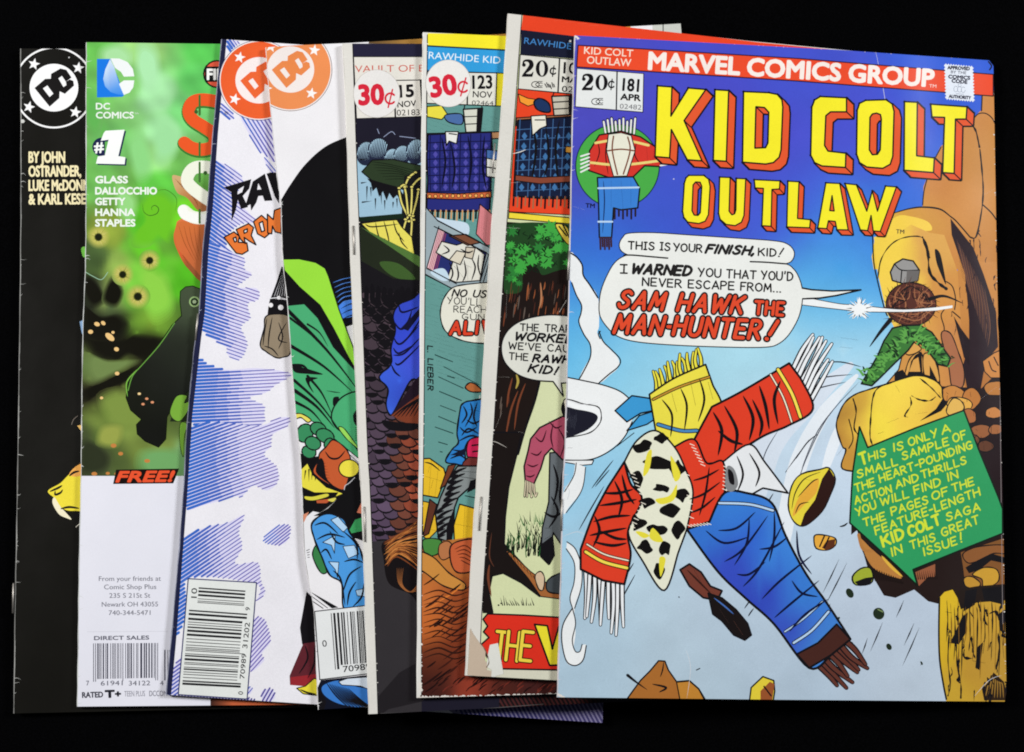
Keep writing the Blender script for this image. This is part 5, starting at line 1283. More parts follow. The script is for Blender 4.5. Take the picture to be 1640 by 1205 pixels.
# lower ledge and pillar
S.at(1240,700,2.6775)
S.poly([(355,400),(330,420),(330,330),(990,300),(1000,430),(990,700),(700,715),(660,705),(600,655),(520,690),(470,680),(400,560),(380,490)], (36,24,22))
S.blob([(366,430),(420,480),(480,530),(540,590),(540,610),(470,590),(420,560),(385,500)], (184,124,62), 1.4); S.line([(460,510),(500,555),(550,600)], 5, (222,176,66), taper=2); S.line([(362,420),(380,480),(420,490)], 5, (176,118,60)); 
for k in range(14): S.line([(410+k*10,555+k*4),(418+k*10,590+k*3),(424+k*10,620)], 2.6, (28,18,16), taper=2)
S.poly([(605,580),(690,545),(690,600),(660,600),(620,640)], (150,90,60)); 
for k in range(10): S.line([(612+k*9,572),(618+k*9,610)], 1.8, (28,18,16), taper=-1)
S.poly([(800,495),(1000,430),(1000,640),(820,640),(810,560)], (128,82,42)); S.blob([(810,500),(880,470),(990,465),(1000,500),(940,500),(880,530),(830,540)], (140,88,48), 1.5); S.poly([(820,560),(870,530),(930,500),(1000,520),(1000,545),(930,530),(880,570),(835,585)], INK)
S.blob([(850,590),(900,560),(955,570),(960,620),(900,650),(890,610)], (200,152,52), 1.6); S.blob([(815,605),(850,600),(885,630),(860,650),(820,640)], (190,140,50), 1.6); S.poly([(810,650),(870,640),(1000,630),(1000,745),(720,760),(740,690)], (34,24,20))
S.poly([(708,690),(730,665),(765,655),(785,690),(800,740),(870,710),(1010,700),(1010,1200),(738,1140),(722,1040),(706,950)], field([(1510,970,(216,180,40)),(1505,1050,(206,168,40)),(1560,1000,(196,152,52)),(1590,1060,(184,142,54)),(1530,1100,(196,158,50)),(1550,1080,(184,140,50))],18))
S.line([(708,690),(706,850),(710,960),(725,1060),(738,1125)], 2.4); S.line([(750,850),(745,960),(755,1060),(745,1110)], 1.6, wob=.6); S.line([(780,890),(785,980),(800,1060),(800,1120)], 1.8, wob=.6)
S.poly([(806,770),(830,752),(822,840),(792,890),(752,884),(776,838)], INK); S.poly([(896,880),(880,1000),(862,990),(872,900)], INK); S.poly([(940,1010),(985,1050),(1005,1130),(900,1130),(890,1080),(915,1060)], (44,30,20))
for k in range(7): S.line([(905+k*13,1120),(918+k*10,1060),(930+k*6,1020+k*6)], 2.0, (150,112,46), taper=2)
S.poly([(820,660),(870,650),(860,720),(810,750)], INK); S.poly([(890,650),(985,640),(985,720),(900,700)], INK); S.poly([(960,760),(990,740),(990,860),(970,830)], INK)
for k in range(16): S.line([(740+k*16,700+(k%3)*14),(744+k*16,790+(k%4)*30),(738+k*16,880+(k%5)*40)], 1.6, (120,84,30) if k % 2 else INK, taper=2, wob=.6)
for L in [[(880,740),(885,790)],[(905,730),(895,800)],[(920,760),(950,750),(965,790)],[(905,850),(895,930)],[(960,840),(965,920),(950,1000)],[(815,910),(815,945),(850,950)],[(770,760),(790,790)],[(735,750),(760,755)],[(850,960),(905,970)],[(940,1030),(985,1060)],[(975,850),(985,950)],[(930,780),(935,800)]]: S.line(L, 3.0, INK, wob=.7, taper=2)
for k in range(34):
    x = rr.uniform(735,1000); y = rr.uniform(690,1120)
    S.line([(x,y),(x+rr.uniform(-8,10),y+rr.uniform(10,26)),(x+rr.uniform(-12,14),y+rr.uniform(28,66))], rr.uniform(1,3.6), INK, taper=2, wob=.6)
# flying stones
def stone(pts, c, dark, facets=()):
    S.blob(pts, c, 1.8, n=3); S.poly(dark, INK)
    for L in facets: S.line(L, 1.6, INK, taper=2)
S.blob([(60,290),(75,210),(115,160),(195,140),(235,133),(262,180),(240,250),(205,320),(150,370),(110,382),(75,350)], (226,206,62), 2.0, n=3)
S.blob([(80,340),(100,270),(150,200),(190,180),(180,240),(130,290)], (226,168,60)); S.poly([(235,135),(262,180),(240,250),(205,320),(150,372),(112,382),(130,330),(175,270),(205,180)], (44,22,18))
for L in [[(75,310),(90,240),(130,180),(200,150)],[(100,260),(160,195),(190,180)],[(90,330),(110,290),(150,280)],[(130,180),(170,190)]]: S.line(L, 1.6, INK, taper=2)
S.blob([(170,440),(178,420),(220,422),(262,435),(262,465),(225,486),(180,478)], (226,166,62), 1.8, n=3); S.poly([(262,438),(225,445),(205,475),(225,487),(258,470)], (90,46,26)); S.line([(215,425),(195,470)], 2, INK); S.line([(235,430),(215,475)], 2, INK)
S.blob([(335,600),(370,565),(410,562),(425,600),(410,630),(350,635)], (158,170,52), 2.0, n=3); S.poly([(345,622),(390,605),(425,600),(410,632),(360,636)], INK)
for x,y,r,q in [(324,670,15,22),(448,758,24,26),(492,900,11,15),(334,886,5,8),(275,778,8,5),(632,970,4,9)]: S.dot(x,y,r,(32,44,30),q,-30)
S.line([(445,740),(465,750)], 2, (120,140,90))
S.line([(280,385),(300,380),(315,368)], 2.4, INK, taper=2)
S.at(880,700,2.6775)
S.poly([(328,1130),(390,1045),(430,1005),(468,960),(495,962),(510,1000),(545,1050),(600,1045),(640,1080),(670,1130)], (166,104,46), 2.0); S.poly([(545,1052),(600,1047),(640,1082),(665,1130),(560,1130)], (188,128,50), 1.6); S.line([(490,965),(485,1000),(475,1030)], 1.8, INK, taper=2); S.line([(440,1060),(500,1075),(470,1095)], 3, INK, taper=2); S.line([(335,1022),(370,1050),(420,1085)], 4, INK, taper=1)
S.poly([(858,1130),(865,1075),(915,1028),(962,1045),(966,1090),(960,1130)], (222,200,60), 2.0); S.poly([(905,1090),(945,1050),(965,1060),(955,1130),(905,1130)], (150,82,44)); S.line([(920,1070),(950,1110)], 2); S.line([(555,686),(556,688)], 1.6); S.line([(630,1000),(645,993)], 1.4)
# spark on the streak
S.at(1260,340,3.013)
spine_wear_highlight(S, 71, 2.0, 40, 9, (206,204,214))
chips(S, [(921,57),(1100,66),(1340,80),(1584,97)], 35, 34, 1.2, (200,190,205)); chips(S, [(893,1112),(905,1119)], 36, 12, 2.2); chips(S, [(1590,106),(1597,450),(1606,800),(1611,1110)], 37, 40, 1.3); chips(S, [(921,58),(926,62)], 38, 10, 2.5)
for L in [[(906,640),(930,648),(958,645)],[(900,860),(924,852),(940,858)],[(1400,70),(1420,180),(1416,260)],[(1560,1116),(1584,1090),(1604,1082)],[(1100,1119),(1106,1070),(1098,1040)],[(915,330),(936,336)],[(1596,620),(1570,640)],[(1597,300),(1576,312)]]: S.line(L, .8, (206,206,210), taper=2)
S.line([(1583,99),(1588,106),(1585,112)], 2.0, INK); S.line([(1601,560),(1603,760),(1606,1000)], .7, (150,140,140))
for x,y in [(1079,287),(1160,350),(968,210)]: S.dot(x,y,1.1,(200,200,215))
S.line([(905,780),(912,786),(909,800)], 1.0, (200,205,210))
S.build('front_cover', b8.root, skirt=True)

# a big patchwork blanket blown through the air (a plain stand-in for the printed picture)
S = Sheet(b8, 1); S.at()
RED = (218,62,38); BLU = field([(1140,860,(52,112,200)),(1180,830,(56,124,208)),(1200,860,(50,96,200)),(1240,900,(60,130,214)),(1280,960,(58,124,208)),(1230,950,(50,70,180)),(1310,1030,(66,130,206)),(1170,900,(54,74,186)),(1270,1010,(56,80,186)),(1260,830,(64,128,210))],22)
def fringe(p, q, d, n, col, w=3.2, l=1.0):
    for k in range(n):
        t = (k+.5)/n; x = p[0]+(q[0]-p[0])*t; y = p[1]+(q[1]-p[1])*t; m = l*rnd.uniform(.8,1.15)
        L = [(x,y),(x+d[0]*.5*m+rnd.uniform(-3,3),y+d[1]*.5*m+rnd.uniform(-3,3)),(x+d[0]*m+rnd.uniform(-4,4),y+d[1]*m+rnd.uniform(-4,4))]
        S.line(L, w+2.6, INK, ws=[1,.95,.6]); S.line(L, w, col, ws=[1,.95,.6])
# fringed ends
fringe((1268,588),(1298,650),(36,-70),8,(232,234,236),5.0); fringe((934,906),(1000,930),(-2,84),9,(232,234,236),4.6)
fringe((1048,628),(1126,588),(-4,-34),13,(232,220,70),4.0); fringe((1296,1058),(1352,1020),(46,46),8,(96,52,42),6.5)
S.poly([(985,658),(1012,634),(1052,640),(1056,656),(1026,662),(1004,676)], (60,150,206), 2.0); S.poly([(1004,690),(1024,666),(1056,656),(1060,664),(1036,680)], (60,150,206), 1.8)
# panels, drawn as one cloth
S.poly(spline([(1040,632),(1080,606),(1130,584)],False)+spline([(1142,618),(1156,650),(1140,676),(1112,704)],False)+spline([(1080,716),(1050,690)],False), (232,218,74), 2.4)
S.poly(spline([(1140,652),(1190,626),(1264,582)],False)+spline([(1282,606),(1302,655),(1262,682),(1220,700),(1158,740)],False)+[(1128,744),(1112,704)], RED, 3.0)
S.poly(spline([(1158,740),(1200,712),(1226,742),(1262,790)],False)+spline([(1222,782),(1184,800),(1148,796)],False), (226,228,230), 2.4)
S.poly(spline([(1080,716),(1112,704),(1132,742),(1158,740),(1160,790),(1136,836)],False)+[(1100,848),(1096,790)], RED, 2.6)
S.poly(spline([(1000,740),(1020,706),(1050,690),(1080,716),(1098,752),(1110,790),(1100,848)],False)+spline([(1086,886),(1064,946),(1030,900),(1006,850),(1028,800)],False), (226,226,204), 2.4)
S.poly(spline([(1000,740),(1010,775),(1028,800),(1006,850),(1010,890),(1000,936)],False)+[(966,930),(930,912)]+spline([(930,880),(950,826),(974,780)],False), RED, 3.0)
S.poly(spline([(1136,836),(1160,790),(1196,790),(1236,806),(1258,858),(1290,918),(1324,966),(1362,1024)],False)+spline([(1330,1050),(1296,1070),(1240,1000),(1196,960),(1150,916),(1100,848)],False), BLU, 3.2)
S.poly([(1362,1024),(1330,1050),(1296,1070),(1276,1048),(1310,1030),(1340,1000)], (70,38,32), 2.6)
# cowhide patches
hq = random.Random(4)
for x,y,w,h in [(1030,716,16,10),(1058,702,12,8),(1052,742,22,12),(1084,752,12,16),(1022,768,12,12),(1060,782,14,9),(1092,792,12,11),(1036,806,12,9),(1074,818,16,10),(1022,838,12,14),(1052,848,15,10),(1086,848,10,16),(1034,876,13,10),(1064,880,10,12),(1056,912,9,14)]:
    S.blob([(x+w*hq.uniform(.55,1.25)*math.cos(t*.698),y+h*hq.uniform(.55,1.25)*math.sin(t*.698)) for t in range(9)], (18,16,16))
for pts in [[(1036,728),(1044,722),(1040,752),(1030,762)],[(1050,800),(1072,794),(1084,776),(1080,800),(1060,808)],[(1040,860),(1046,846),(1062,866),(1050,868)],[(1018,852),(1028,852),(1040,858),(1030,862)],[(1056,894),(1066,896),(1058,924)],[(1074,730),(1090,760),(1080,770)]]: S.blob(pts, (226,214,62))
# stripes and stitches
for L,w,c in [([(1246,592),(1268,630),(1282,668)],4.5,(240,214,80)),([(1234,600),(1254,636),(1268,676)],2.2,(240,226,200)),([(938,884),(966,900),(1004,910)],4.5,(240,214,80)),([(940,872),(968,888),(1006,898)],2.2,(240,226,200)),([(1152,806),(1200,808),(1238,818)],3.5,(180,206,232)),([(1271,1030),(1300,1010),(1327,980)],3.5,(180,206,232)),([(1257,1012),(1286,992),(1317,964)],2.2,(180,206,232)),([(1054,680),(1090,690),(1116,690)],4.2,(74,134,186)),([(1046,640),(1088,620),(1136,604)],2.6,(190,140,50))]: S.line(L, w+1.8, INK); S.line(L, w, c)
for x0,y0,x1,y1 in [(1108,712,1128,750),(1100,760,1108,840),(1030,806,1010,850),(1104,842,1140,838),(1010,752,1030,798),(1162,748,1160,790)]:
    n = 7
    for k in range(n):
        x = x0+(x1-x0)*k/n; y = y0+(y1-y0)*k/n; S.line([(x-3,y-1),(x+4,y+2)], 1.2, (240,232,214))
# folds
for L in [[(1160,650),(1180,690),(1176,726)],[(1190,634),(1206,670),(1200,706)],[(1216,618),(1226,650),(1232,688)],[(1150,690),(1170,706),(1190,712)],[(1250,610),(1240,640),(1246,680)],[(1205,640),(1220,676),(1216,700)],[(1142,660),(1156,690),(1150,730)]]: S.line(L, 4.6, INK, taper=2)
for L in [[(960,810),(990,806),(1020,800)],[(950,836),(980,828),(1010,826)],[(966,790),(990,790),(1014,784)],[(944,858),(972,852),(1004,846)],[(984,770),(996,800),(990,830)],[(960,850),(985,862),(1004,864)],[(1004,870),(980,874),(950,868)],[(996,760),(1004,790),(1016,808)],[(952,826),(960,850),(950,876)]]: S.line(L, 4.2, INK, taper=2)
for L in [[(1110,770),(1130,764),(1152,752)],[(1104,800),(1126,792),(1154,772)],[(1104,822),(1124,814),(1146,796)],[(1136,748),(1130,790),(1120,826)]]: S.line(L, 3.2, INK, taper=2)
for L in [[(1150,850),(1180,846),(1210,820)],[(1160,900),(1190,880),(1230,826)],[(1190,940),(1216,910),(1256,836)],[(1216,880),(1240,876),(1262,860)],[(1220,960),(1250,930),(1300,890)],[(1240,990),(1268,966),(1312,930)],[(1264,1012),(1290,984),(1326,960)],[(1180,920),(1200,920),(1226,900)],[(1130,850),(1160,870),(1200,860)],[(1276,850),(1280,890),(1300,920)],[(1240,820),(1240,860),(1232,900)],[(1200,830),(1196,870),(1176,906)],[(1268,930),(1284,950),(1310,956)]]: S.line(L, 3.8, (16,20,54), taper=2)
for L in [[(1060,640),(1076,664),(1074,700)],[(1090,622),(1100,650),(1096,690)],[(1120,606),(1128,640),(1118,676)],[(1076,630),(1084,660)],[(1106,612),(1114,650)],[(1134,612),(1142,640)]]: S.line(L, 3.0, INK, taper=2)
for L in [[(1180,730),(1190,760),(1180,790)],[(1200,726),(1216,756),(1210,780)]]: S.line(L, 3.0, INK, taper=2)
S.blob([(1164,748),(1176,752),(1182,776),(1172,788),(1162,780)], (128,130,132)); S.blob([(1166,752),(1174,758),(1176,776),(1168,772)], INK)
# dark stones falling with it
S.at(880,700,2.6775)
S.poly([(560,570),(600,545),(650,580),(690,640),(740,660),(720,700),(660,690),(600,640)], (112,58,46), 2.6); S.line([(590,570),(640,620),(700,680)], 3, (50,26,22), taper=2); S.line([(620,570),(660,640)], 2, INK, taper=2)
S.poly([(680,670),(740,690),(800,740),(850,800),(866,850),(838,872),(790,850),(740,790),(700,760)], (26,20,20), 2.0); S.line([(705,690),(750,725),(790,760)], 2.4, (70,110,180), taper=2); S.line([(790,790),(830,850)], 2.4, (96,60,50), taper=2); S.line([(730,740),(770,800)], 2, (70,50,46), taper=2)
S.build('cover_illustration', b8.root)

# agave and a dead branch over a grey stone on the boulder, a streak passing by
S = Sheet(b8, 1); S.at(1260,340,3.013)
S.poly([(500,290),(520,250),(560,226),(610,236),(640,280),(632,330),(560,345),(510,330)], (148,146,144), 2.0); S.line([(520,250),(555,280),(640,280)], 1.6, INK); S.line([(555,280),(550,340)], 1.6, INK); S.poly([(580,282),(640,282),(632,330),(575,342)], (104,100,98))
# tumbleweed
S.blob(ell(600,445,120,105,n=12), (84,44,36), 1.6)
for k in range(60):
    t = rnd.uniform(0,6.28); u = t+rnd.uniform(.6,2.2); r0 = rnd.uniform(.5,1.08); r1 = rnd.uniform(.6,1.12); m = rnd.uniform(.2,.9)
    S.line([(600+120*r0*math.cos(t),445+105*r0*math.sin(t)),(600+120*m*math.cos((t+u)/2),445+105*m*math.sin((t+u)/2)),(600+120*r1*math.cos(u),445+105*r1*math.sin(u))], rnd.uniform(.9,2.2), rnd.choice([INK,(40,20,20),(130,76,54),(160,104,70)]), taper=2)
for k in range(26):
    t = k*.2417; S.line([(600+110*math.cos(t),445+96*math.sin(t)),(600+rnd.uniform(130,165)*math.cos(t+.15),445+rnd.uniform(112,140)*math.sin(t+.15))], 1.8, (84,44,36), taper=1)
S.line([(690,420),(760,405),(850,440)], 5, INK, taper=1); S.line([(500,520),(450,580),(400,650)], 6, INK, taper=1)
bush = [(360,828),(395,770),(440,690),(470,620),(510,560),(560,548),(640,545),(700,580),(750,650),(790,705),(776,745),(730,735),(680,668),(625,612),(585,668),(520,730),(450,800),(410,838)]
S.poly(bush, (58,116,52), 2.2)
for k in range(150):
    t = rnd.random(); x = 600+(-215 if rnd.random() < .55 else 170)*t+rnd.uniform(-34,34); y = 575+(240*t if x < 600 else 150*t)+rnd.uniform(-26,30)
    dx = (-30 if x < 590 else 30)*rnd.uniform(.3,1.3); dy = rnd.uniform(-34,12)
    S.line([(x,y),(x+dx*.5,y+dy*.75),(x+dx,y+dy)], rnd.uniform(2.0,4.4), (92,160,72) if k % 3 else (22,50,26), taper=1)
S.poly([(75,405),(240,440),(380,455),(560,470),(720,460),(800,450),(800,462),(720,475),(560,482),(380,480),(240,470),(75,450)], (236,238,238)); S.line([(75,448),(240,468),(380,481),(560,483)], 1.0); S.line([(75,408),(240,440),(300,446)], 1.0); S.line([(400,455),(560,469),(720,458)], 1.0)
S.poly(star(350,468,60,0), (236,238,238)) 
for k in range(22):
    t = k*.2856; r0, r1 = rnd.uniform(22,34), rnd.uniform(46,70)
    S.poly([(350+r0*1.2*math.cos(t-.12),468+r0*math.sin(t-.12)),(350+r1*1.2*math.cos(t),468+r1*.9*math.sin(t)),(350+r0*1.2*math.cos(t+.12),468+r0*math.sin(t+.12))], (236,238,238))
    if k % 2: S.line([(350+r0*1.3*math.cos(t+.12),468+r0*1.1*math.sin(t+.12)),(350+r1*1.2*math.cos(t+.05),468+r1*.9*math.sin(t+.05))], 1.3, INK, taper=1)
S.build('rock_scene', b8.root)

# banner
S = Sheet(b8, 1); S.at(900,40,3.171)
S.poly([(82,104),(400,122),(1210,172),(2190,252),(2190,362),(1205,286),(75,214)], (228,74,42), 1.8, (30,16,24))
S.text('KID COLT', (112,147), (360,163), 36, (240,214,196), .012); S.text('OUTLAW', (126,196), (350,212), 38, (240,214,196), .012)
S.at(1020,20,2.645); S.text('MARVEL COMICS GROUP', (50,240), (1255,314), 72, (240,228,220), .042); S.text('TM', (1238,318), (1268,320), 14, (240,220,210))
S.build('publisher_banner', b8.root)
S = Sheet(b8, 2); S.at(900,40,3.171)
S.poly([(76,221),(415,248),(411,444),(68,416)], (222,224,222), 1.4, (40,36,70)); S.line([(280,238),(276,430)], 1.8)
numeral20(S, 98, 333, 134, 80); cent(S, 252, 303, 44, 2.0, INK, .12); cc_mark(S, 172, 390, 21)
S.text('181', (308,333), (388,339), 62, INK, .025); S.text('APR', (297,380), (398,387), 31, INK, .035); S.text('02482', (293,425), (403,432), 25, (96,96,100), -.004)
S.build('price_panel', b8.root)
S = Sheet(b8, 2); S.at(1240,20,3.0125)
pts = []
cor = [(822,250),(958,262),(964,430),(828,418)]
for i in range(4):
    (xa,ya),(xb,yb) = cor[i],cor[(i+1)%4]; n = 22
    dx,dy = xb-xa,yb-ya; L = math.hypot(dx,dy)
    for k in range(n): 
        o = 4 if k % 2 else -3; pts.append((xa+dx*k/n+dy/L*o, ya+dy*k/n-dx/L*o))
S.poly(pts, (222,228,238))
for t,a,bb,h,bo in [('APPROVED',(836,274),(942,280),16,.06),('BY THE',(852,294),(926,299),14,.01),('COMICS',(840,318),(944,325),17,.06),('CODE',(856,338),(930,345),17,.06),('AUTHORITY',(842,412),(948,420),15,.06)]: S.text(t,a,bb,h,(40,40,60),bo)
for a in (0,1,2): S.line(ell(876+a*18,370+a*2,10,14,n=10), .6, (110,120,140), smooth=False)
S.line(ell(895,352,8,8,n=10), .6, (110,120,140), smooth=False); S.line([(876,392),(915,396)], .7, (120,130,150))
S.build('code_stamp', b8.root)

# round corner mark: green disc with a small heap of camp gear
S = Sheet(b8, 1); S.at(900,40,3.171)
S.poly(ell(282,718,212,n=60), (72,166,70), 1.6, (24,40,60))
for k in range(9): S.line([(222+k*18,552-(4-abs(k-4))*3),(212+k*20,490-(k%3)*8)], 4.2, INK); S.line([(222+k*18,552-(4-abs(k-4))*3),(212+k*20,492-(k%3)*8)], 2.8, (228,228,226))
S.poly([(140,640),(190,560),(300,540),(400,570),(505,640),(500,720),(420,716),(362,772),(240,776),(136,740)], (206,54,44), 2.0)
for L in [[(180,590),(190,650),(165,720)],[(230,570),(222,660),(235,760)],[(300,560),(300,680),(310,760)],[(380,590),(370,660),(400,710)],[(430,620),(436,700)],[(465,640),(460,710)]]: S.line(L, 1.8, (60,14,18), taper=2)
S.line([(146,700),(300,712),(500,690)], 4, (226,206,120)); S.line([(170,600),(300,584),(440,612)], 4, (226,206,120))
S.poly([(236,556),(300,548),(352,562),(372,640),(330,768),(262,770),(226,640)], (226,224,206), 1.4)
S.line([(262,566),(256,640),(282,760)], 2.4, (120,70,50)); S.line([(334,570),(346,640),(312,758)], 2.4, (120,70,50)); S.line([(232,640),(300,632),(368,640)], 2.4, (120,70,50))
S.poly([(180,776),(362,772),(395,830),(385,930),(300,940),(262,930),(252,1080),(190,1080),(186,900)], (58,124,204), 2.0)
for L in [[(210,790),(216,900),(206,1060)],[(250,790),(250,930)],[(300,790),(310,930)],[(350,790),(350,920)]]: S.line(L, 1.8, (18,30,80), taper=2)
S.line([(184,1000),(256,1000)], 3, (180,206,232)); S.line([(184,830),(390,826)], 3, (180,206,232))
for k in range(6): S.line([(194+k*11,1080),(196+k*11,1140-(k%2)*14)], 3.0, (60,36,42))
for k in range(6): S.line([(268+k*21,938),(268+k*21,985-(k%2)*14)], 3.0, (40,30,34))
for k in range(5): S.line([(500,655+k*15),(560,645+k*15)], 2.6, (228,228,226))
for k in range(5): S.line([(138,655+k*18),(96,668+k*20)], 2.6, (228,228,226))
S.text('TM', (120,928), (166,930), 22, (20,20,50), .03)
S.build('corner_emblem', b8.root)

# ---- title
S = Sheet(b8, 3); S.at(1040,90,2.929)
YEL = (240,228,44); DRP = (222,86,46)
def block(S, outer, holes, dx, dy, w=1.7):
    q = S.P(outer); hs = [S.P(h) for h in holes]; ox, oy = dx/S.o[2], dy/S.o[2]
    sh = lambda L: [(x+ox, y+oy) for x, y in L]
    rings = [q]+hs
    for L in rings: S.ribbon(sh(L)+[sh(L)[0]], w*2.0, INK)
    for L in rings:
        for i in range(len(L)): 
            p = L[i]; S.ribbon([p,(p[0]+ox,p[1]+oy)], w*1.6, INK)
    for L in rings:
        for i in range(len(L)):
            a, b = L[i-1], L[i]; S._face([a, b, (b[0]+ox, b[1]+oy), (a[0]+ox, a[1]+oy)], DRP)
    S.fill(sh(q), DRP, [sh(h) for h in hs])
    for L in rings:
        for i in range(len(L)):
            a, b, c = L[i-1], L[i], L[(i+1) % len(L)]
            v1 = (b[0]-a[0], b[1]-a[1]); v2 = (c[0]-b[0], c[1]-b[1]); cr = abs(v1[0]*v2[1]-v1[1]*v2[0])/(math.hypot(*v1)*math.hypot(*v2)+1e-9)
            if cr > .75: S.ribbon([b,(b[0]+ox,b[1]+oy)], w*.8, INK)
    S.fill(q, YEL, hs)
    for L in rings: S.ribbon(L+[L[0]], w, INK)
K8 = [([(38,140),(106,145),(101,282),(183,150),(265,157),(163,303),(247,492),(178,487),(103,345),(95,478),(27,472)],[]),
 ([(308,158),(372,162),(361,494),(300,490)],[]),
 ([(442,167),(560,172),(600,180),(622,206),(626,240),(618,440),(609,475),(582,500),(545,507),(437,498)],[[(500,238),(540,242),(560,264),(556,408),(545,430),(495,432)]]),
 ([(925,196),(925,262),(850,262),(828,280),(822,420),(838,446),(922,456),(920,523),(810,516),(775,500),(757,465),(762,240),(775,206),(802,190)],[]),
 ([(1015,208),(1110,205),(1139,225),(1148,260),(1142,470),(1130,508),(1095,527),(1020,521),(986,500),(972,460),(975,255),(986,222)],[[(1035,288),(1046,272),(1066,268),(1084,275),(1088,296),(1083,440),(1070,461),(1046,463),(1032,440)]]),
 ([(1197,214),(1257,217),(1254,468),(1337,478),(1333,547),(1195,536)],[]),
 ([(1320,226),(1490,238),(1486,296),(1436,296),(1430,551),(1376,547),(1385,288),(1326,286)],[])]
for o,h in K8: block(S, o, h, 31, 30, 2.1)
O8 = [([(185,560),(255,560),(278,578),(285,612),(277,745),(262,775),(232,786),(180,779),(162,757),(156,728),(164,598),(172,572)],[[(205,605),(217,591),(238,592),(246,612),(239,735),(228,748),(210,746),(200,726)]]),
 ([(330,568),(379,570),(374,728),(387,745),(400,740),(406,722),(408,574),(452,576),(444,748),(432,780),(402,796),(360,790),(332,766),(325,738)],[]),
 ([(492,580),(613,586),(610,624),(575,626),(571,799),(528,796),(535,621),(496,619)],[]),
 ([(650,587),(702,590),(695,762),(756,768),(752,806),(645,802)],[]),
 ([(828,595),(893,598),(933,816),(880,815),(872,776),(840,773),(832,810),(790,807)],[[(857,655),(867,727),(846,725)]]),
 ([(918,598),(971,604),(1020,728),(1046,632),(1070,728),(1108,610),(1159,614),(1083,823),(1050,821),(1040,748),(1024,819),(990,816)],[])]
for o,h in O8: block(S, o, h, 21, 22, 1.8)
S.text('TM', (1157,832), (1195,834), 20, (40,40,60), .0)
S.build('title_lettering', b8.root)

# ---- balloons and caption
S = Sheet(b8, 2); S.at(960,370,4.8235)
CR = (230,231,226)
top = [(230,22),(420,18),(700,36),(1000,56),(1340,80),(1450,105),(1500,160),(1490,220),(1440,250),(1300,260),(900,300),(530,210),(330,205),(230,185),(170,150),(158,100),(185,50)]
main = [(180,205),(260,188),(530,190),(900,210),(1160,235),(1420,255),(1500,300),(1545,380),(1565,470),(1560,570),(1530,680),(1460,800),(1380,870),(1280,895),(1000,895),(600,880),(300,855),(150,815),(70,750),(10,660),(2,560),(20,450),(70,330),(120,250)]
tail = [(1555,440),(1640,455),(1800,465),(2020,456),(1830,500),(1700,520),(1560,525)]
for L in (top, main): 
    q = spline(S.P(L), True, 5); S.ribbon(q+[q[0]], 2.6, INK)
S.poly(tail, CR, 2.2)
S.blob(main, CR); S.blob(top, CR)
S.poly([(1550,448),(1600,456),(1600,518),(1550,520)], CR)
S.line([(190,188),(260,188),(400,200),(528,211)], 2.0); S.line([(1165,238),(1290,243),(1440,255)], 2.0)
sb = S.build('speech_balloon', b8.root)
S = Sheet(b8, 3); S.at(960,370,4.8235)
for t,a,bb,h,w,sl in [('THiS',(222,140),(420,148),58,2.5,0),('iS',(468,148),(542,152),58,2.5,0),('YOUR',(572,154),(790,166),58,2.5,0),('FINISH,',(820,168),(1188,184),62,4.2,.28),('KID',(1228,190),(1362,196),56,2.5,0),('!',(1384,198),(1420,200),62,2.4,.1),
  ('i',(160,326),(214,328),66,2.6,0),('WARNED',(262,328),(710,344),70,4.6,.24),('YOU',(762,350),(936,358),62,2.5,0),('THAT',(982,362),(1208,372),62,2.5,0),("YOU'D",(1250,374),(1492,384),64,2.5,0),
  ('NEVER',(332,422),(632,438),60,2.5,0),('ESCAPE',(686,440),(1038,455),60,2.5,0),('FROM...',(1090,458),(1398,474),60,2.5,0)]: S.pen(t, a, bb, h, w, (34,32,32), sl)
RD = (220,74,44)
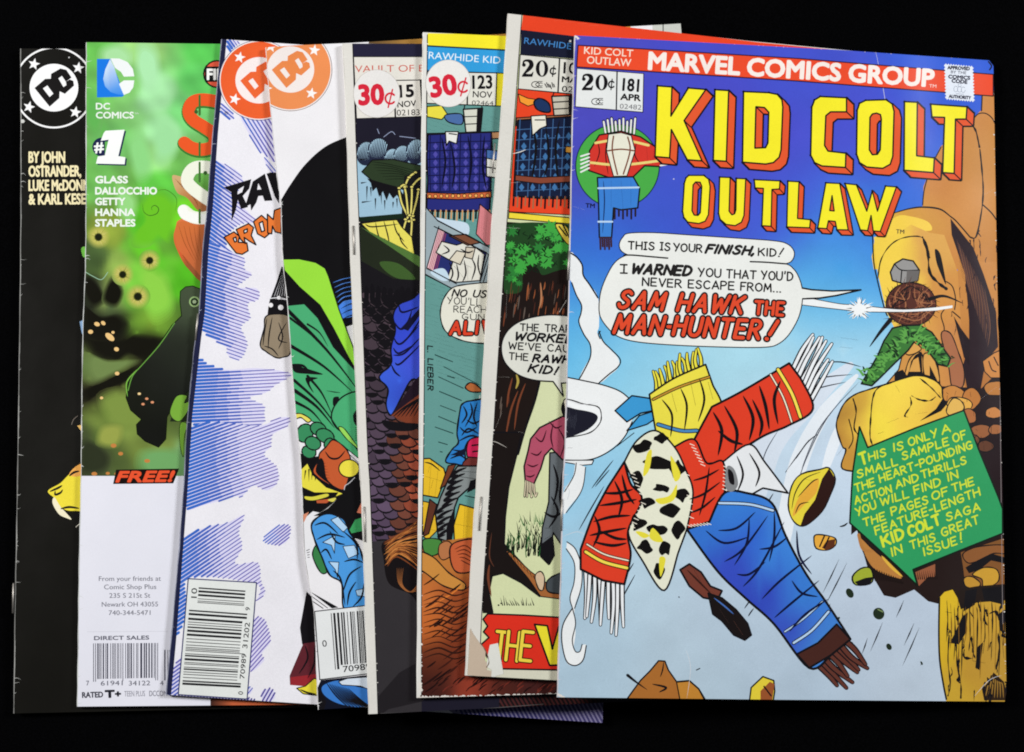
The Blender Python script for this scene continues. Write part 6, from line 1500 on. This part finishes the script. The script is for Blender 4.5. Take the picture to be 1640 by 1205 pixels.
for t,a,bb,h,w,sl in [('SAM',(150,590),(508,612),128,5.6,.30),('HAWK',(602,614),(1120,636),126,5.6,.26),('THE',(1204,640),(1420,652),96,4.8,.06),('MAN',(112,784),(505,800),136,5.8,.26),('-',(528,770),(562,772),60,5.4,0),('HUNTER',(570,800),(1240,832),136,5.8,.22),('!',(1290,838),(1372,842),136,6.0,.24)]: S.pen(t, a, bb, h, w, RD, sl, gap=2.0, edge=INK, ew=1.7, jit=.05)
S.build('balloon_lettering', sb)
S = Sheet(b8, 2); S.at(1360,640,3.765); GR = (46,152,92)
cap = [(62,165),(112,290),(400,172),(692,66),(780,300),(900,590),(925,660),(925,808),(640,922),(385,1026),(412,1122),(300,1015),(180,905),(4,745),(20,450)]
S.poly(cap, GR, 2.6, (16,30,22))
cb = S.build('caption_panel', b8.root)
S = Sheet(b8, 3); S.at(1360,640,3.765); Y2 = (206,220,56)
for t,a,bb,h,w in [('T',(82,392),(118,378),66,4.2),('HIS',(122,370),(226,338),44,2.5),('IS',(272,312),(330,298),46,2.5),('ONLY',(365,280),(538,222),46,2.5),('A',(562,210),(610,192),46,2.5),
 ('SMALL',(54,474),(292,394),44,2.5),('SAMPLE',(325,364),(606,272),44,2.5),('OF',(634,258),(712,232),48,2.5),
 ('THE',(46,556),(160,516),44,2.5),('HEART-POUNDING',(188,500),(746,292),44,2.5),
 ('ACTION',(38,632),(262,558),44,2.5),('AND',(286,538),(422,488),44,2.5),('THRILLS',(446,476),(710,384),44,2.5),
 ('YOU',(54,702),(170,652),46,2.5),('WILL',(200,640),(360,590),46,2.5),('FIND',(396,572),(556,516),46,2.5),('IN',(600,492),(664,470),46,2.5),
 ('THE',(96,764),(224,722),44,2.5),('PAGES',(258,700),(480,626),46,2.5),('OF',(508,606),(604,572),46,2.5),('THE',(632,556),(758,512),44,2.5),
 ('FEATURE-LENGTH',(162,816),(796,574),46,2.5),('KID',(208,888),(336,830),60,4.2),('COLT',(370,826),(556,746),58,4.2),('SAGA',(592,734),(790,668),46,2.5),
 ('IN',(262,944),(328,920),48,2.5),('THIS',(380,902),(524,850),46,2.5),('GREAT',(566,826),(790,744),48,2.5),('ISSUE',(456,942),(656,870),46,2.5),('!',(676,860),(694,852),52,2.5)]: S.pen(t, a, bb, h, w, Y2, .12, jit=.1)
S.build('caption_lettering', cb)
